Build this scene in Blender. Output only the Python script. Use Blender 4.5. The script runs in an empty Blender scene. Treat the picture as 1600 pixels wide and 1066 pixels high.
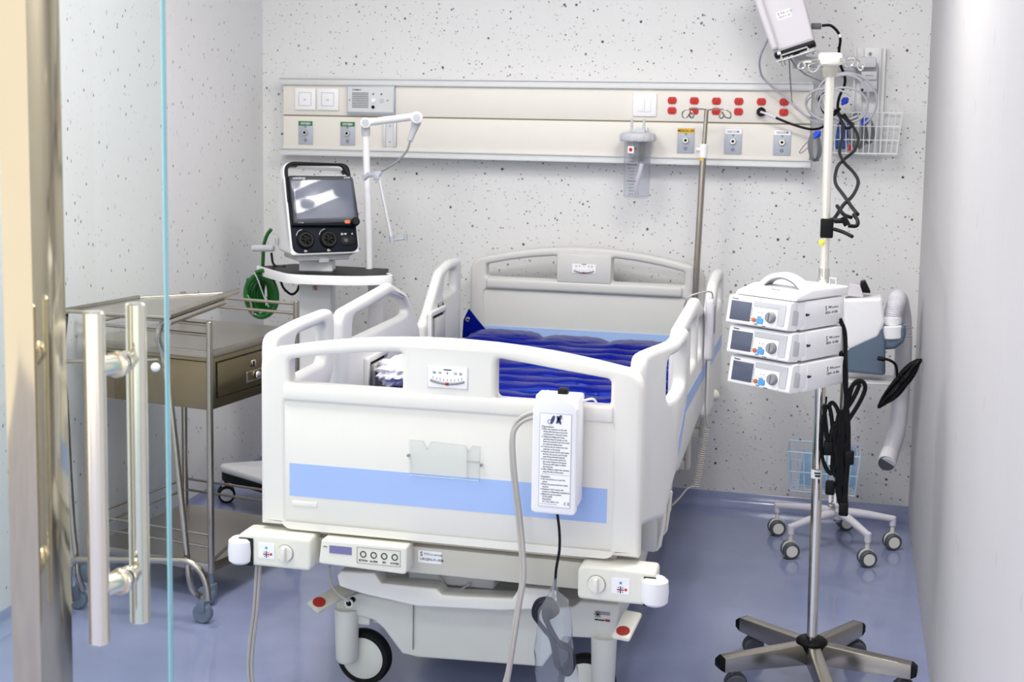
import bpy, bmesh, math, random
from mathutils import Vector, Matrix
random.seed(7)
PI = math.pi
SC = bpy.context.scene
COL = SC.collection

# ---------------------------------------------------------------- camera
FPX, PX, PY = 2172.5, 776.5, 396.8            # focal length and principal point on the 1600x1066 frame
YAW, PITCH, ROLL = -0.2465, 0.1108, 0.0141
CAM = Vector((0, 0, 1.6))
_f = Vector((math.sin(YAW)*math.cos(PITCH), math.cos(YAW)*math.cos(PITCH), -math.sin(PITCH)))
_r = Vector((math.cos(YAW), -math.sin(YAW), 0))
_u = _r.cross(_f)
RR = _r*math.cos(ROLL) + _u*math.sin(ROLL)
UU = -_r*math.sin(ROLL) + _u*math.cos(ROLL)
cd = bpy.data.cameras.new('camera')
cam = bpy.data.objects.new('camera', cd); COL.objects.link(cam)
cd.sensor_width = 36; cd.lens = FPX/1600*36
cd.shift_x = (800-PX)/1600; cd.shift_y = -(533-PY)/1600
cd.clip_start = 0.05
cam.matrix_world = Matrix(((RR.x, UU.x, -_f.x, 0), (RR.y, UU.y, -_f.y, 0), (RR.z, UU.z, -_f.z, 1.6), (0, 0, 0, 1)))
cd.dof.use_dof = True; cd.dof.focus_distance = 3.9; cd.dof.aperture_fstop = 6.0
SC.camera = cam

# ---------------------------------------------------------------- world, exposure, lamps
w = bpy.data.worlds.new('world'); SC.world = w; w.use_nodes = True
w.node_tree.nodes['Background'].inputs[0].default_value = (1, .985, .96, 1)
w.node_tree.nodes['Background'].inputs[1].default_value = 1.15
SC.view_settings.view_transform = 'Standard'; SC.view_settings.look = 'None'
SC.view_settings.exposure = 0.42; SC.view_settings.gamma = 1.0; SC.view_settings.use_curve_mapping = False

def area(name, loc, sx, sy, power, col=(1, .965, .92), rot=(0, 0, 0)):
    l = bpy.data.lights.new(name, 'AREA'); l.shape = 'RECTANGLE'; l.size = sx; l.size_y = sy
    l.energy = power; l.color = col
    o = bpy.data.objects.new(name, l); o.location = loc; o.rotation_euler = rot; COL.objects.link(o)
    return o
area('ceiling_lamp', (-1.45, 3.9, 2.72), .6, .6, 8)
area('ceiling_lamp', (-.15, 3.6, 2.72), .6, .6, 24)
area('ceiling_lamp', (-1.7, 2.75, 2.72), .6, .6, 25)
area('corridor_lamp', (-1.7, .9, 2.72), 1.2, .6, 26)
area('corridor_lamp', (-.9, -1.2, 2.72), 1.2, .6, 26)

# ---------------------------------------------------------------- helpers
def W(px, py, Y):
    d = RR*((px-PX)/FPX) - UU*((py-PY)/FPX) + _f
    return CAM + d*(Y/d.y)
def WX(px, py, X):
    d = RR*((px-PX)/FPX) - UU*((py-PY)/FPX) + _f
    return CAM + d*(X/d.x)
def WZ(px, py, z):
    d = RR*((px-PX)/FPX) - UU*((py-PY)/FPX) + _f
    return CAM + d*((z-1.6)/d.z)
def lin(c):
    return tuple((x/255/12.92 if x/255 <= .04045 else ((x/255+.055)/1.055)**2.4) for x in c)
MATS = {}
def mat(name, rgb, rough=.4, metal=0., coat=0., trans=0., alpha=1., var=.03, bump=0., bscale=200., spec=.5, emit=0., sss=0.):
    m = bpy.data.materials.new(name); m.use_nodes = True; nt = m.node_tree; b = nt.nodes['Principled BSDF']
    c = lin(rgb)
    tc = nt.nodes.new('ShaderNodeTexCoord'); nz = nt.nodes.new('ShaderNodeTexNoise')
    nz.inputs['Scale'].default_value = 9.; nz.inputs['Detail'].default_value = 3.
    nt.links.new(tc.outputs['Object'], nz.inputs['Vector'])
    r = nt.nodes.new('ShaderNodeMapRange'); r.inputs['To Min'].default_value = 1-var; r.inputs['To Max'].default_value = 1+var*.5
    nt.links.new(nz.outputs['Fac'], r.inputs['Value'])
    mx = nt.nodes.new('ShaderNodeVectorMath'); mx.operation = 'SCALE'; mx.inputs[0].default_value = c
    nt.links.new(r.outputs['Result'], mx.inputs['Scale']); nt.links.new(mx.outputs['Vector'], b.inputs['Base Color'])
    b.inputs['Roughness'].default_value = rough; b.inputs['Metallic'].default_value = metal
    b.inputs['Coat Weight'].default_value = coat; b.inputs['Coat Roughness'].default_value = .1
    b.inputs['Transmission Weight'].default_value = trans; b.inputs['Alpha'].default_value = alpha
    b.inputs['Specular IOR Level'].default_value = spec
    if emit: b.inputs['Emission Color'].default_value = (*c, 1); b.inputs['Emission Strength'].default_value = emit
    if bump:
        n2 = nt.nodes.new('ShaderNodeTexNoise'); n2.inputs['Scale'].default_value = bscale; n2.inputs['Detail'].default_value = 4
        nt.links.new(tc.outputs['Object'], n2.inputs['Vector'])
        bp = nt.nodes.new('ShaderNodeBump'); bp.inputs['Strength'].default_value = bump; bp.inputs['Distance'].default_value = .002
        nt.links.new(n2.outputs['Fac'], bp.inputs['Height']); nt.links.new(bp.outputs['Normal'], b.inputs['Normal'])
    MATS[name] = m; return m
def glassmat(name, tint, gloss=.08, rough=.0, fres=True, opac=0., ocol=(255, 255, 255)):
    """thin clear sheet: mostly see-through, a little mirror, optional haze"""
    m = bpy.data.materials.new(name); m.use_nodes = True; nt = m.node_tree; nt.nodes.clear()
    out = nt.nodes.new('ShaderNodeOutputMaterial')
    t = nt.nodes.new('ShaderNodeBsdfTransparent'); t.inputs[0].default_value = (*lin(tint), 1)
    g = nt.nodes.new('ShaderNodeBsdfGlossy'); g.inputs['Roughness'].default_value = rough
    fr = nt.nodes.new('ShaderNodeFresnel'); fr.inputs['IOR'].default_value = 1.45
    mul = nt.nodes.new('ShaderNodeMath'); mul.operation = 'MULTIPLY'; mul.inputs[1].default_value = gloss/.04
    ge = nt.nodes.new('ShaderNodeNewGeometry'); iv_ = nt.nodes.new('ShaderNodeMath'); iv_.operation = 'SUBTRACT'; iv_.inputs[0].default_value = 1.
    nt.links.new(ge.outputs['Backfacing'], iv_.inputs[1]); m0 = nt.nodes.new('ShaderNodeMath'); m0.operation = 'MULTIPLY'
    nt.links.new(fr.outputs[0], m0.inputs[0]); nt.links.new(iv_.outputs[0], m0.inputs[1]); nt.links.new(m0.outputs[0], mul.inputs[0])
    mx = nt.nodes.new('ShaderNodeMixShader'); nt.links.new(mul.outputs[0], mx.inputs[0])
    last = t
    if opac:
        d = nt.nodes.new('ShaderNodeBsdfDiffuse'); d.inputs[0].default_value = (*lin(ocol), 1)
        m2 = nt.nodes.new('ShaderNodeMixShader'); m2.inputs[0].default_value = opac
        nt.links.new(t.outputs[0], m2.inputs[1]); nt.links.new(d.outputs[0], m2.inputs[2]); last = m2
    nt.links.new(last.outputs[0], mx.inputs[1]); nt.links.new(g.outputs[0], mx.inputs[2])
    nt.links.new(mx.outputs[0], out.inputs[0]); MATS[name] = m; return m

mat('bed_white', (236, 234, 227), .38, bump=.05, bscale=900)
mat('bed_grey', (208, 207, 204), .45, bump=.08, bscale=900)
mat('rail_white', (228, 228, 226), .42, bump=.06, bscale=900)
mat('cream', (235, 234, 222), .4)
mat('beige', (205, 202, 190), .45)
mat('shell_grey', (214, 215, 208), .5)
mat('stripe_blue', (168, 194, 242), .5)
mat('white', (240, 240, 243), .35)
mat('pure', (250, 250, 252), .5)
mat('lgrey', (196, 198, 203), .45)
mat('mgrey', (140, 143, 148), .5)
mat('dgrey', (80, 84, 92), .5)
mat('slate', (92, 110, 130), .4)
mat('caster_blue', (104, 118, 136), .45)
mat('black', (9, 10, 12), .45, spec=.22)
mat('rubber', (14, 15, 18), .6, spec=.25)
mat('navy', (9, 17, 30), .5, spec=.16)
mat('screen', (84, 92, 112), .25, coat=.2)
mat('screen_dark', (92, 94, 112), .2, coat=.5)
mat('screen_black', (48, 56, 66), .2, coat=.5)
mat('lcd', (122, 122, 165), .3)
mat('ink', (34, 36, 46), .6, spec=.3)
mat('ink_blue', (62, 74, 115), .6)
mat('chrome', (225, 222, 214), .12, 1.0, var=.02)
mat('steel', (182, 176, 164), .22, 1.0, var=.05)
mat('steel_dark_reflect', (148, 136, 108), .26, 1.0, var=.08)  # stainless steel; dark brown reflections are painted into its base colour
mat('steel_sheet', (188, 183, 174), .3, 1.0, var=.04)
mat('steel_warm_reflect', (206, 193, 168), .10, 1.0, var=.05)  # beige of the corridor mirrored in stainless steel, put into the colour
mat('chrome_white_reflect', (228, 225, 216), .25, .5)  # chrome; the white it would reflect is painted in as a pale base
mat('alu', (214, 215, 217), .4, .25)
mat('alu_plate', (176, 182, 194), .45, .2)
mat('fascia', (231, 227, 219), .5)
mat('gap', (128, 120, 92), .6)
mat('red', (200, 30, 26), .4)
mat('red_dark', (165, 40, 32), .45)
mat('yellow', (232, 186, 40), .5)
mat('lime', (225, 225, 60), .5)
mat('green_label', (22, 112, 48), .5)
mat('orange', (240, 120, 40), .4)
mat('copper', (196, 104, 62), .45)
mat('btn_blue', (80, 160, 225), .4)
mat('clip_blue', (30, 70, 215), .4)
mat('bag_blue', (28, 74, 150), .5)
mat('teal', (20, 112, 120), .6)
mat('green_hose', (14, 98, 26), .15, coat=.6)
mat('cable_grey', (178, 178, 186), .45)
mat('cable_dgrey', (120, 122, 128), .5)
mat('hose_grey', (176, 172, 168), .45)
mat('hose_white', (222, 220, 228), .4)
mat('steel_dull', (150, 150, 160), .35, .8)
mat('bag_white', (236, 235, 245), .35, bump=.5, bscale=60)
mat('wire_white', (228, 230, 232), .4)
mat('wire_blue', (196, 218, 238), .45)
mat('sheet_blue', (120, 170, 220), .5)
mat('glass_edge', (146, 204, 212), .15, coat=.5)
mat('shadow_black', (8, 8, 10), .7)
mat('lavender', (213, 210, 216), .4)
mat('vinyl', (1, 8, 118), .30, spec=.6, bump=.35, bscale=26, var=.05)
_v = MATS['vinyl'].node_tree.nodes['Principled BSDF']; _v.inputs['Specular Tint'].default_value = (.10, .25, 1, 1)
glassmat('door_glass', (249, 252, 251), .035)
glassmat('acrylic', (253, 254, 254), .05, .05, opac=.03, ocol=(235, 238, 240))
glassmat('clear_plastic', (250, 251, 253), .05, .08, opac=.05, ocol=(225, 228, 235))
glassmat('bag_film', (246, 248, 252), .08, .12, opac=.10, ocol=(225, 230, 240))
glassmat('blue_film', (228, 241, 252), .04, .1, opac=.28, ocol=(165, 205, 240))

def catmull(P, n=6, closed=False):
    P = [Vector(p) for p in P]
    if len(P) < 3: return P
    out = []; N = len(P)
    rng = range(N if closed else N-1)
    for i in rng:
        p0 = P[(i-1) % N] if closed or i > 0 else P[0]*2-P[1]
        p1 = P[i]; p2 = P[(i+1) % N]
        p3 = P[(i+2) % N] if closed or i+2 < N else P[-1]*2-P[-2]
        for k in range(n):
            t = k/n
            out.append(.5*((2*p1)+(p2-p0)*t+(2*p0-5*p1+4*p2-p3)*t*t+(3*p1-p0-3*p2+p3)*t**3))
    if not closed: out.append(P[-1])
    return out
def rounded(pts, seg=5):
    """pts: (x, y, r): polygon with rounded corners, as a list of 2D points"""
    out = []; n = len(pts)
    for i in range(n):
        p = Vector(pts[i][:2]); r = pts[i][2] if len(pts[i]) > 2 else 0
        if r <= 0: out.append((p.x, p.y)); continue
        a = Vector(pts[i-1][:2])-p; b = Vector(pts[(i+1) % n][:2])-p
        la, lb = a.length, b.length; a.normalize(); b.normalize()
        ang = a.angle(b); t = min(r/math.tan(ang/2), la*.49, lb*.49)
        p1 = p+a*t; p2 = p+b*t
        for k in range(seg+1):
            s = k/seg
            q = p1*(1-s)**2+p*2*s*(1-s)+p2*s*s      # quadratic corner
            out.append((q.x, q.y))
    return out
def rrect(x0, y0, x1, y1, r, seg=5):
    return rounded([(x0, y0, r), (x1, y0, r), (x1, y1, r), (x0, y1, r)], seg)
def area2(p): return sum(p[i-1][0]*p[i][1]-p[i][0]*p[i-1][1] for i in range(len(p)))
FXZ = Matrix(((1, 0, 0, 0), (0, 0, -1, 0), (0, 1, 0, 0), (0, 0, 0, 1)))    # local x,y -> X,Z ; local z -> -Y
FYZ = Matrix(((0, 0, 1, 0), (1, 0, 0, 0), (0, 1, 0, 0), (0, 0, 0, 1)))     # local x,y -> Y,Z ; local z -> +X
def T(x, y, z): return Matrix.Translation((x, y, z))
def RZ(a): return Matrix.Rotation(a, 4, 'Z')
def RX(a): return Matrix.Rotation(a, 4, 'X')
def RY(a): return Matrix.Rotation(a, 4, 'Y')
def frame(o, xd, yd):
    x = Vector(xd).normalized(); z = x.cross(Vector(yd)).normalized(); y = z.cross(x)
    return Matrix(((x.x, y.x, z.x, o[0]), (x.y, y.y, z.y, o[1]), (x.z, y.z, z.z, o[2]), (0, 0, 0, 1)))

class MB:
    def __init__(s, m='white', X=None):
        s.v = []; s.f = []; s.mi = []; s.mats = []; s.X = X or Matrix.Identity(4); s.m = m
    def _mi(s, m):
        m = m or s.m
        if m not in s.mats: s.mats.append(m)
        return s.mats.index(m)
    def raw(s, vs, fs, m=None, X=None):
        M = s.X @ X if X is not None else s.X
        o = len(s.v); k = s._mi(m)
        s.v += [M @ Vector(v) for v in vs]; s.f += [[i+o for i in f] for f in fs]; s.mi += [k]*len(fs)
        return s
    def bm(s, bm, m=None, X=None):
        bm.verts.index_update()
        s.raw([v.co.copy() for v in bm.verts], [[v.index for v in f.verts] for f in bm.faces], m, X); bm.free(); return s
    def box(s, a, b, bev=0., m=None, X=None, seg=2):
        bm = bmesh.new(); bmesh.ops.create_cube(bm, size=1)
        c = [(a[i]+b[i])/2 for i in range(3)]; d = [abs(b[i]-a[i]) for i in range(3)]
        for v in bm.verts: v.co = Vector((c[0]+v.co.x*d[0], c[1]+v.co.y*d[1], c[2]+v.co.z*d[2]))
        if bev > 0:
            bmesh.ops.bevel(bm, geom=list(bm.edges), offset=min(bev, min(d)*.49), segments=seg, profile=.5, affect='EDGES')
        return s.bm(bm, m, X)
    def cyl(s, p0, p1, r, r2=None, n=16, m=None, X=None, bev=0.):
        p0, p1 = Vector(p0), Vector(p1); r2 = r if r2 is None else r2
        L = (p1-p0).length
        prof = [(0, 0), (r, 0), (r2, L), (0, L)] if not bev else [(0, 0), (r-bev, 0), (r, bev), (r2, L-bev), (r2-bev, L), (0, L)]
        q = (p1-p0).to_track_quat('Z', 'Y').to_matrix().to_4x4()
        F = Matrix.Translation(p0) @ q
        return s.lathe(prof, n, m, (X @ F) if X is not None else F)
    def lathe(s, prof, n=24, m=None, X=None, closed=False):
        vs = []; fs = []; idx = []
        for (r, z) in prof:
            if r < 1e-7: idx.append([len(vs)]); vs.append((0, 0, z))
            else:
                idx.append(list(range(len(vs), len(vs)+n)))
                vs += [(r*math.cos(2*PI*k/n), r*math.sin(2*PI*k/n), z) for k in range(n)]
        P = len(idx)
        for i in range(P if closed else P-1):
            a, b = idx[i], idx[(i+1) % P]
            for k in range(n):
                k2 = (k+1) % n
                if len(a) == 1 and len(b) == 1: continue
                if len(a) == 1: fs.append([a[0], b[k2], b[k]])
                elif len(b) == 1: fs.append([a[k], a[k2], b[0]])
                else: fs.append([a[k], a[k2], b[k2], b[k]])
        return s.raw(vs, fs, m, X)
    def ball(s, c, r, m=None, X=None, n=16, sc=(1, 1, 1)):
        bm = bmesh.new(); bmesh.ops.create_uvsphere(bm, u_segments=n, v_segments=max(6, n//2+1), radius=r)
        for v in bm.verts: v.co = Vector((v.co.x*sc[0]+c[0], v.co.y*sc[1]+c[1], v.co.z*sc[2]+c[2]))
        return s.bm(bm, m, X)
    def tube(s, P, r, n=8, m=None, X=None, smooth=6, closed=False, flat=1.):
        P = catmull(P, smooth, closed) if smooth else [Vector(p) for p in P]
        N = len(P); R = r if callable(r) else (lambda t: r)
        vs = []; fs = []; nrm = None; rings = []
        for i, p in enumerate(P):
            if closed: t = (P[(i+1) % N]-P[i-1])
            else: t = (P[min(i+1, N-1)]-P[max(i-1, 0)])
            t = t.normalized() if t.length > 1e-9 else Vector((0, 0, 1))
            if nrm is None:
                nrm = t.orthogonal().normalized()
            else:
                nrm = (nrm-t*nrm.dot(t))
                nrm = nrm.normalized() if nrm.length > 1e-6 else t.orthogonal().normalized()
            bn = t.cross(nrm); rr = R(i/max(1, N-1))
            rings.append(list(range(len(vs), len(vs)+n)))
            vs += [p+nrm*(rr*math.cos(2*PI*k/n))+bn*(rr*flat*math.sin(2*PI*k/n)) for k in range(n)]
        for i in range(N if closed else N-1):
            a, b = rings[i], rings[(i+1) % N]
            off = 0
            if closed and i == N-1:   # match the closing ring to the first one
                off = min(range(n), key=lambda o: (vs[a[0]]-vs[b[o]]).length)
            for k in range(n): fs.append([a[k], a[(k+1) % n], b[(k+1+off) % n], b[(k+off) % n]])
        if not closed: fs.append(rings[0][::-1]); fs.append(rings[-1])
        return s.raw(vs, fs, m, X)
    def _curve(s, cu, m, X):
        o = bpy.data.objects.new('tmp', cu)
        me = bpy.data.meshes.new_from_object(o)
        bm = bmesh.new(); bm.from_mesh(me)
        bmesh.ops.remove_doubles(bm, verts=bm.verts, dist=1e-6)
        s.bm(bm, m, X)
        bpy.data.objects.remove(o); bpy.data.curves.remove(cu) if cu.name in bpy.data.curves else None
        bpy.data.meshes.remove(me)
        return s
    def prism(s, out, z0, z1, holes=(), bev=0., m=None, X=None, res=2):
        """outline in local xy, extruded from z0 to z1, edges rounded by bev"""
        cu = bpy.data.curves.new('c', 'CURVE'); cu.dimensions = '2D'; cu.fill_mode = 'BOTH'
        for k, P in enumerate([out]+list(holes)):
            P = list(P)
            if (area2(P) < 0) == (k == 0): P.reverse()
            sp = cu.splines.new('POLY'); sp.points.add(len(P)-1)
            for q, p in zip(sp.points, P): q.co = (p[0], p[1], 0, 1)
            sp.use_cyclic_u = True
        h = abs(z1-z0)/2
        cu.extrude = max(1e-5, h-bev); cu.bevel_depth = bev; cu.bevel_resolution = res; cu.offset = -bev
        M = Matrix.Translation((0, 0, (z0+z1)/2))
        return s._curve(cu, m, (X @ M) if X is not None else M)
    def text(s, t, size, m='ink', X=None, align='LEFT', ext=.0003, lw=1.0, sx=1.):
        cu = bpy.data.curves.new('t', 'FONT'); cu.body = t; cu.size = size; cu.align_x = align; cu.align_y = 'CENTER'
        cu.extrude = ext; cu.resolution_u = 2; cu.space_line = lw; cu.offset = size*.012
        S = Matrix.Diagonal((sx, 1, 1, 1))
        return s._curve(cu, m, (X @ S) if X is not None else S)
    def slice(s, axis, vals):
        bm = bmesh.new(); vs = [bm.verts.new(v) for v in s.v]
        for f, k in zip(s.f, s.mi):
            try: g = bm.faces.new([vs[i] for i in f]); g.material_index = k
            except ValueError: pass
        n = Vector((axis == 0, axis == 1, axis == 2))
        for c in vals: bmesh.ops.bisect_plane(bm, geom=list(bm.verts)+list(bm.edges)+list(bm.faces), plane_co=n*c, plane_no=n)
        bm.verts.index_update(); s.v = [v.co.copy() for v in bm.verts]; s.f = [[v.index for v in f.verts] for f in bm.faces]; s.mi = [f.material_index for f in bm.faces]; bm.free(); return s
    def build(s, name, parent=None, world=True, ang=40, smooth=True, mats=None):
        me = bpy.data.meshes.new(name)
        M = Matrix.Identity(4)
        if parent is not None and world:
            p = parent
            while p is not None: M = p.matrix_basis @ M; p = p.parent
            M = M.inverted()
        me.from_pydata([M @ v for v in s.v], [], s.f)
        for k in s.mats: me.materials.append(MATS[k])
        me.polygons.foreach_set('material_index', s.mi)
        me.validate(); me.update()
        bm = bmesh.new(); bm.from_mesh(me); bmesh.ops.recalc_face_normals(bm, faces=bm.faces); bm.to_mesh(me); bm.free()
        if smooth:
            me.shade_smooth(); me.set_sharp_from_angle(angle=math.radians(ang))
        o = bpy.data.objects.new(name, me); COL.objects.link(o)
        if parent is not None: o.parent = parent
        return o
def tag(o, label=None, cat=None, group=None, kind=None):
    if label: o['label'] = label
    if cat: o['category'] = cat
    if group: o['group'] = group
    if kind: o['kind'] = kind
    return o
def thing(name, loc, label, cat, rz=0, group=None):
    o = bpy.data.objects.new(name, None); COL.objects.link(o); o.empty_display_size = .05
    o.location = loc; o.rotation_euler = (0, 0, rz)
    return tag(o, label, cat, group)
def lab(o, l): o['label'] = l; return o
def dup(root, loc=None):
    c = root.copy(); COL.objects.link(c)
    if loc: c.location = loc
    for ch in list(root.children):
        d = ch.copy(); COL.objects.link(d); d.parent = c
        for g in ch.children:
            e = g.copy(); COL.objects.link(e); e.parent = d
    return c
# ================================================================ THE SETTING
XL, XR, YB, ZC = -2.41, .278, 5.488, 2.75
def speckled(name, base, dens, r0, stretch, tone=(70, 62, 66), rough=.6, amt=1.):
    m = bpy.data.materials.new(name); m.use_nodes = True; nt = m.node_tree; b = nt.nodes['Principled BSDF']
    g = nt.nodes.new('ShaderNodeNewGeometry')
    mp = nt.nodes.new('ShaderNodeMapping'); mp.inputs['Scale'].default_value = (1, 1, stretch)
    nt.links.new(g.outputs['Position'], mp.inputs['Vector'])
    nz = nt.nodes.new('ShaderNodeTexNoise'); nz.inputs['Scale'].default_value = 150; nz.inputs['Detail'].default_value = 2
    nt.links.new(mp.outputs[0], nz.inputs['Vector'])
    sub = nt.nodes.new('ShaderNodeVectorMath'); sub.operation = 'SUBTRACT'; sub.inputs[1].default_value = (.5, .5, .5)
    nt.links.new(nz.outputs['Color'], sub.inputs[0])
    sc = nt.nodes.new('ShaderNodeVectorMath'); sc.operation = 'SCALE'; sc.inputs['Scale'].default_value = .004
    nt.links.new(sub.outputs[0], sc.inputs[0])
    ad = nt.nodes.new('ShaderNodeVectorMath'); ad.operation = 'ADD'
    nt.links.new(mp.outputs[0], ad.inputs[0]); nt.links.new(sc.outputs[0], ad.inputs[1])
    tot = None
    for k, (s_, r_, a_) in enumerate(((dens, r0, 1.), (dens*1.6, r0*.7, .8), (dens*.55, r0*1.6, .95))):
        v = nt.nodes.new('ShaderNodeTexVoronoi'); v.inputs['Scale'].default_value = s_
        nt.links.new(ad.outputs[0], v.inputs['Vector'])
        mr = nt.nodes.new('ShaderNodeMapRange'); mr.inputs['From Min'].default_value = r_*s_; mr.inputs['From Max'].default_value = r_*s_*.55
        mr.inputs['To Min'].default_value = 0; mr.inputs['To Max'].default_value = a_
        nt.links.new(v.outputs['Distance'], mr.inputs['Value'])
        sp = nt.nodes.new('ShaderNodeSeparateColor'); nt.links.new(v.outputs['Color'], sp.inputs[0])
        gt = nt.nodes.new('ShaderNodeMath'); gt.operation = 'MULTIPLY'
        nt.links.new(mr.outputs[0], gt.inputs[0]); nt.links.new(sp.outputs[0], gt.inputs[1])
        if tot is None: tot = gt
        else:
            mxm = nt.nodes.new('ShaderNodeMath'); mxm.operation = 'MAXIMUM'
            nt.links.new(tot.outputs[0], mxm.inputs[0]); nt.links.new(gt.outputs[0], mxm.inputs[1]); tot = mxm
    ml = nt.nodes.new('ShaderNodeMath'); ml.operation = 'MULTIPLY'; ml.use_clamp = True; ml.inputs[1].default_value = 1.5*amt
    nt.links.new(tot.outputs[0], ml.inputs[0])
    n3 = nt.nodes.new('ShaderNodeTexNoise'); n3.inputs['Scale'].default_value = 3; n3.inputs['Detail'].default_value = 5
    nt.links.new(g.outputs['Position'], n3.inputs['Vector'])
    rb = nt.nodes.new('ShaderNodeMapRange'); rb.inputs['To Min'].default_value = .96; rb.inputs['To Max'].default_value = 1.03
    nt.links.new(n3.outputs['Fac'], rb.inputs['Value'])
    bs = nt.nodes.new('ShaderNodeVectorMath'); bs.operation = 'SCALE'; bs.inputs[0].default_value = lin(base)
    nt.links.new(rb.outputs[0], bs.inputs['Scale'])
    mix = nt.nodes.new('ShaderNodeMix'); mix.data_type = 'RGBA'
    nt.links.new(ml.outputs[0], mix.inputs['Factor']); nt.links.new(bs.outputs[0], mix.inputs['A']); mix.inputs['B'].default_value = (*lin(tone), 1)
    nt.links.new(mix.outputs['Result'], b.inputs['Base Color'])
    b.inputs['Roughness'].default_value = rough
    n4 = nt.nodes.new('ShaderNodeTexNoise'); n4.inputs['Scale'].default_value = 60; n4.inputs['Detail'].default_value = 5
    nt.links.new(mp.outputs[0], n4.inputs['Vector'])
    bp = nt.nodes.new('ShaderNodeBump'); bp.inputs['Strength'].default_value = .35; bp.inputs['Distance'].default_value = .003
    nt.links.new(n4.outputs['Fac'], bp.inputs['Height']); nt.links.new(bp.outputs[0], b.inputs['Normal'])
    MATS[name] = m; return m
speckled('wall_speckle', (222, 222, 222), 36, .0041, 1.0)
speckled('wall_speckle_side', (222, 222, 224), 30, .0042, .6, amt=.8)
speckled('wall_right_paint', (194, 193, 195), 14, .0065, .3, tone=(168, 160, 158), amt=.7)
mat('ceiling_paint', (240, 240, 240), .8)
mat('handle_steel', (244, 236, 220), .16, 1.0)

def floor_mat():
    m = bpy.data.materials.new('epoxy'); m.use_nodes = True; nt = m.node_tree; b = nt.nodes['Principled BSDF']
    g = nt.nodes.new('ShaderNodeNewGeometry')
    n = nt.nodes.new('ShaderNodeTexNoise'); n.inputs['Scale'].default_value = 2.2; n.inputs['Detail'].default_value = 5
    nt.links.new(g.outputs['Position'], n.inputs['Vector'])
    cr = nt.nodes.new('ShaderNodeValToRGB')
    cr.color_ramp.elements[0].position = .3; cr.color_ramp.elements[0].color = (*lin((132, 141, 176)), 1)
    cr.color_ramp.elements[1].position = .7; cr.color_ramp.elements[1].color = (*lin((152, 160, 196)), 1)
    nt.links.new(n.outputs['Fac'], cr.inputs[0]); nt.links.new(cr.outputs[0], b.inputs['Base Color'])
    b.inputs['Roughness'].default_value = .16; b.inputs['Coat Weight'].default_value = .4; b.inputs['Coat Roughness'].default_value = .06
    n2 = nt.nodes.new('ShaderNodeTexNoise'); n2.inputs['Scale'].default_value = 5; n2.inputs['Detail'].default_value = 3
    nt.links.new(g.outputs['Position'], n2.inputs['Vector'])
    bp = nt.nodes.new('ShaderNodeBump'); bp.inputs['Strength'].default_value = .25; bp.inputs['Distance'].default_value = .01
    nt.links.new(n2.outputs['Fac'], bp.inputs['Height']); nt.links.new(bp.outputs[0], b.inputs['Normal'])
    MATS['epoxy'] = m
floor_mat()
def struct(name, mb, parent=None, ang=40):
    o = mb.build(name, parent, ang=ang)
    if parent is None: o['kind'] = 'structure'
    return o
struct('floor', MB('epoxy').box((-4.2, -2.6, -.1), (3.2, YB+.1, 0)))
struct('ceiling', MB('ceiling_paint').box((-4.2, -2.6, ZC), (3.2, YB+.1, ZC+.1)))
struct('wall_back', MB('wall_speckle').box((XL-.1, YB, 0), (XR+.1, YB+.1, ZC)))
struct('wall_left', MB('wall_speckle_side').box((XL-.1, 1.97, 0), (XL, YB, ZC)))
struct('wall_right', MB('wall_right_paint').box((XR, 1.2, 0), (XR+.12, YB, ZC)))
# coved skirting: the floor coat runs 5 cm up the wall
def cove(x0, y0, x1, y1, nx, ny):
    prof = [(0, 0), (.05, 0.0005), (.028, .004), (.012, .014), (.004, .028), (.002, .05), (0, .052)]
    vs = []
    for (x, y) in ((x0, y0), (x1, y1)):
        for (d, z) in prof: vs.append((x+nx*d, y+ny*d, z))
    n = len(prof); fs = [[i, (i+1) % n, n+(i+1) % n, n+i] for i in range(n)]+[list(range(n)), list(range(2*n-1, n-1, -1))]
    return MB('epoxy').raw(vs, fs)
struct('baseboard_back', cove(XL, YB, XR, YB, 0, -1))
struct('baseboard_left', cove(XL, YB, XL, 1.97, 1, 0))
# steel door post, glass door leaf with pull handles, fixed pane
struct('trim_1', MB('steel_warm_reflect').box((-1.242, 1.852, 0), (-1.191, 1.944, ZC), .002))
door = bpy.data.objects.new('door_1', None); COL.objects.link(door); door.location = (-1.6, 1.95, 0); door['kind'] = 'structure'
def pane(name, x0, x1, y0, y1, z0, z1, par):
    b = MB('door_glass').box((x0, y0, z0), (x1-.0005, y1, z1))
    o = b.build(name, par, smooth=False)
    return o
gp = pane('glass_pane', -2.2, -1.021, 1.945, 1.957, .01, ZC-.06, door)
MB('glass_edge').box((-1.0212, 1.9448, .01), (-1.0185, 1.9572, ZC-.06), .0008).build('pane_edge', gp)
for yy, xx, nm in ((1.9, -1.116, 'front'), (2.0, -1.100, 'back')):
    h = MB('handle_steel').cyl((xx, yy, .737), (xx, yy, 1.267), .0165, n=32, bev=.002)
    ho = h.build('pull_handle', door)
    for zz in (1.178, .826):
        g = MB('handle_steel')
        yg = 1.945 if yy < 1.95 else 1.957
        dx = -1.100 if yy < 1.95 else -1.100
        g.cyl((xx, yy, zz), (dx, yg, zz), .016 if yy < 1.95 else .011, n=24)
        g.cyl((dx, yg-(.012 if yy < 1.95 else 0), zz), (dx, yg+(.0 if yy < 1.95 else .012), zz), .021 if yy < 1.95 else .017, n=28, bev=.002)
        g.build('handle_mount', ho)
window = pane('window_1', -2.40, -1.243, 1.885, 1.895, .01, ZC-.06, None); window['kind'] = 'structure'
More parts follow.
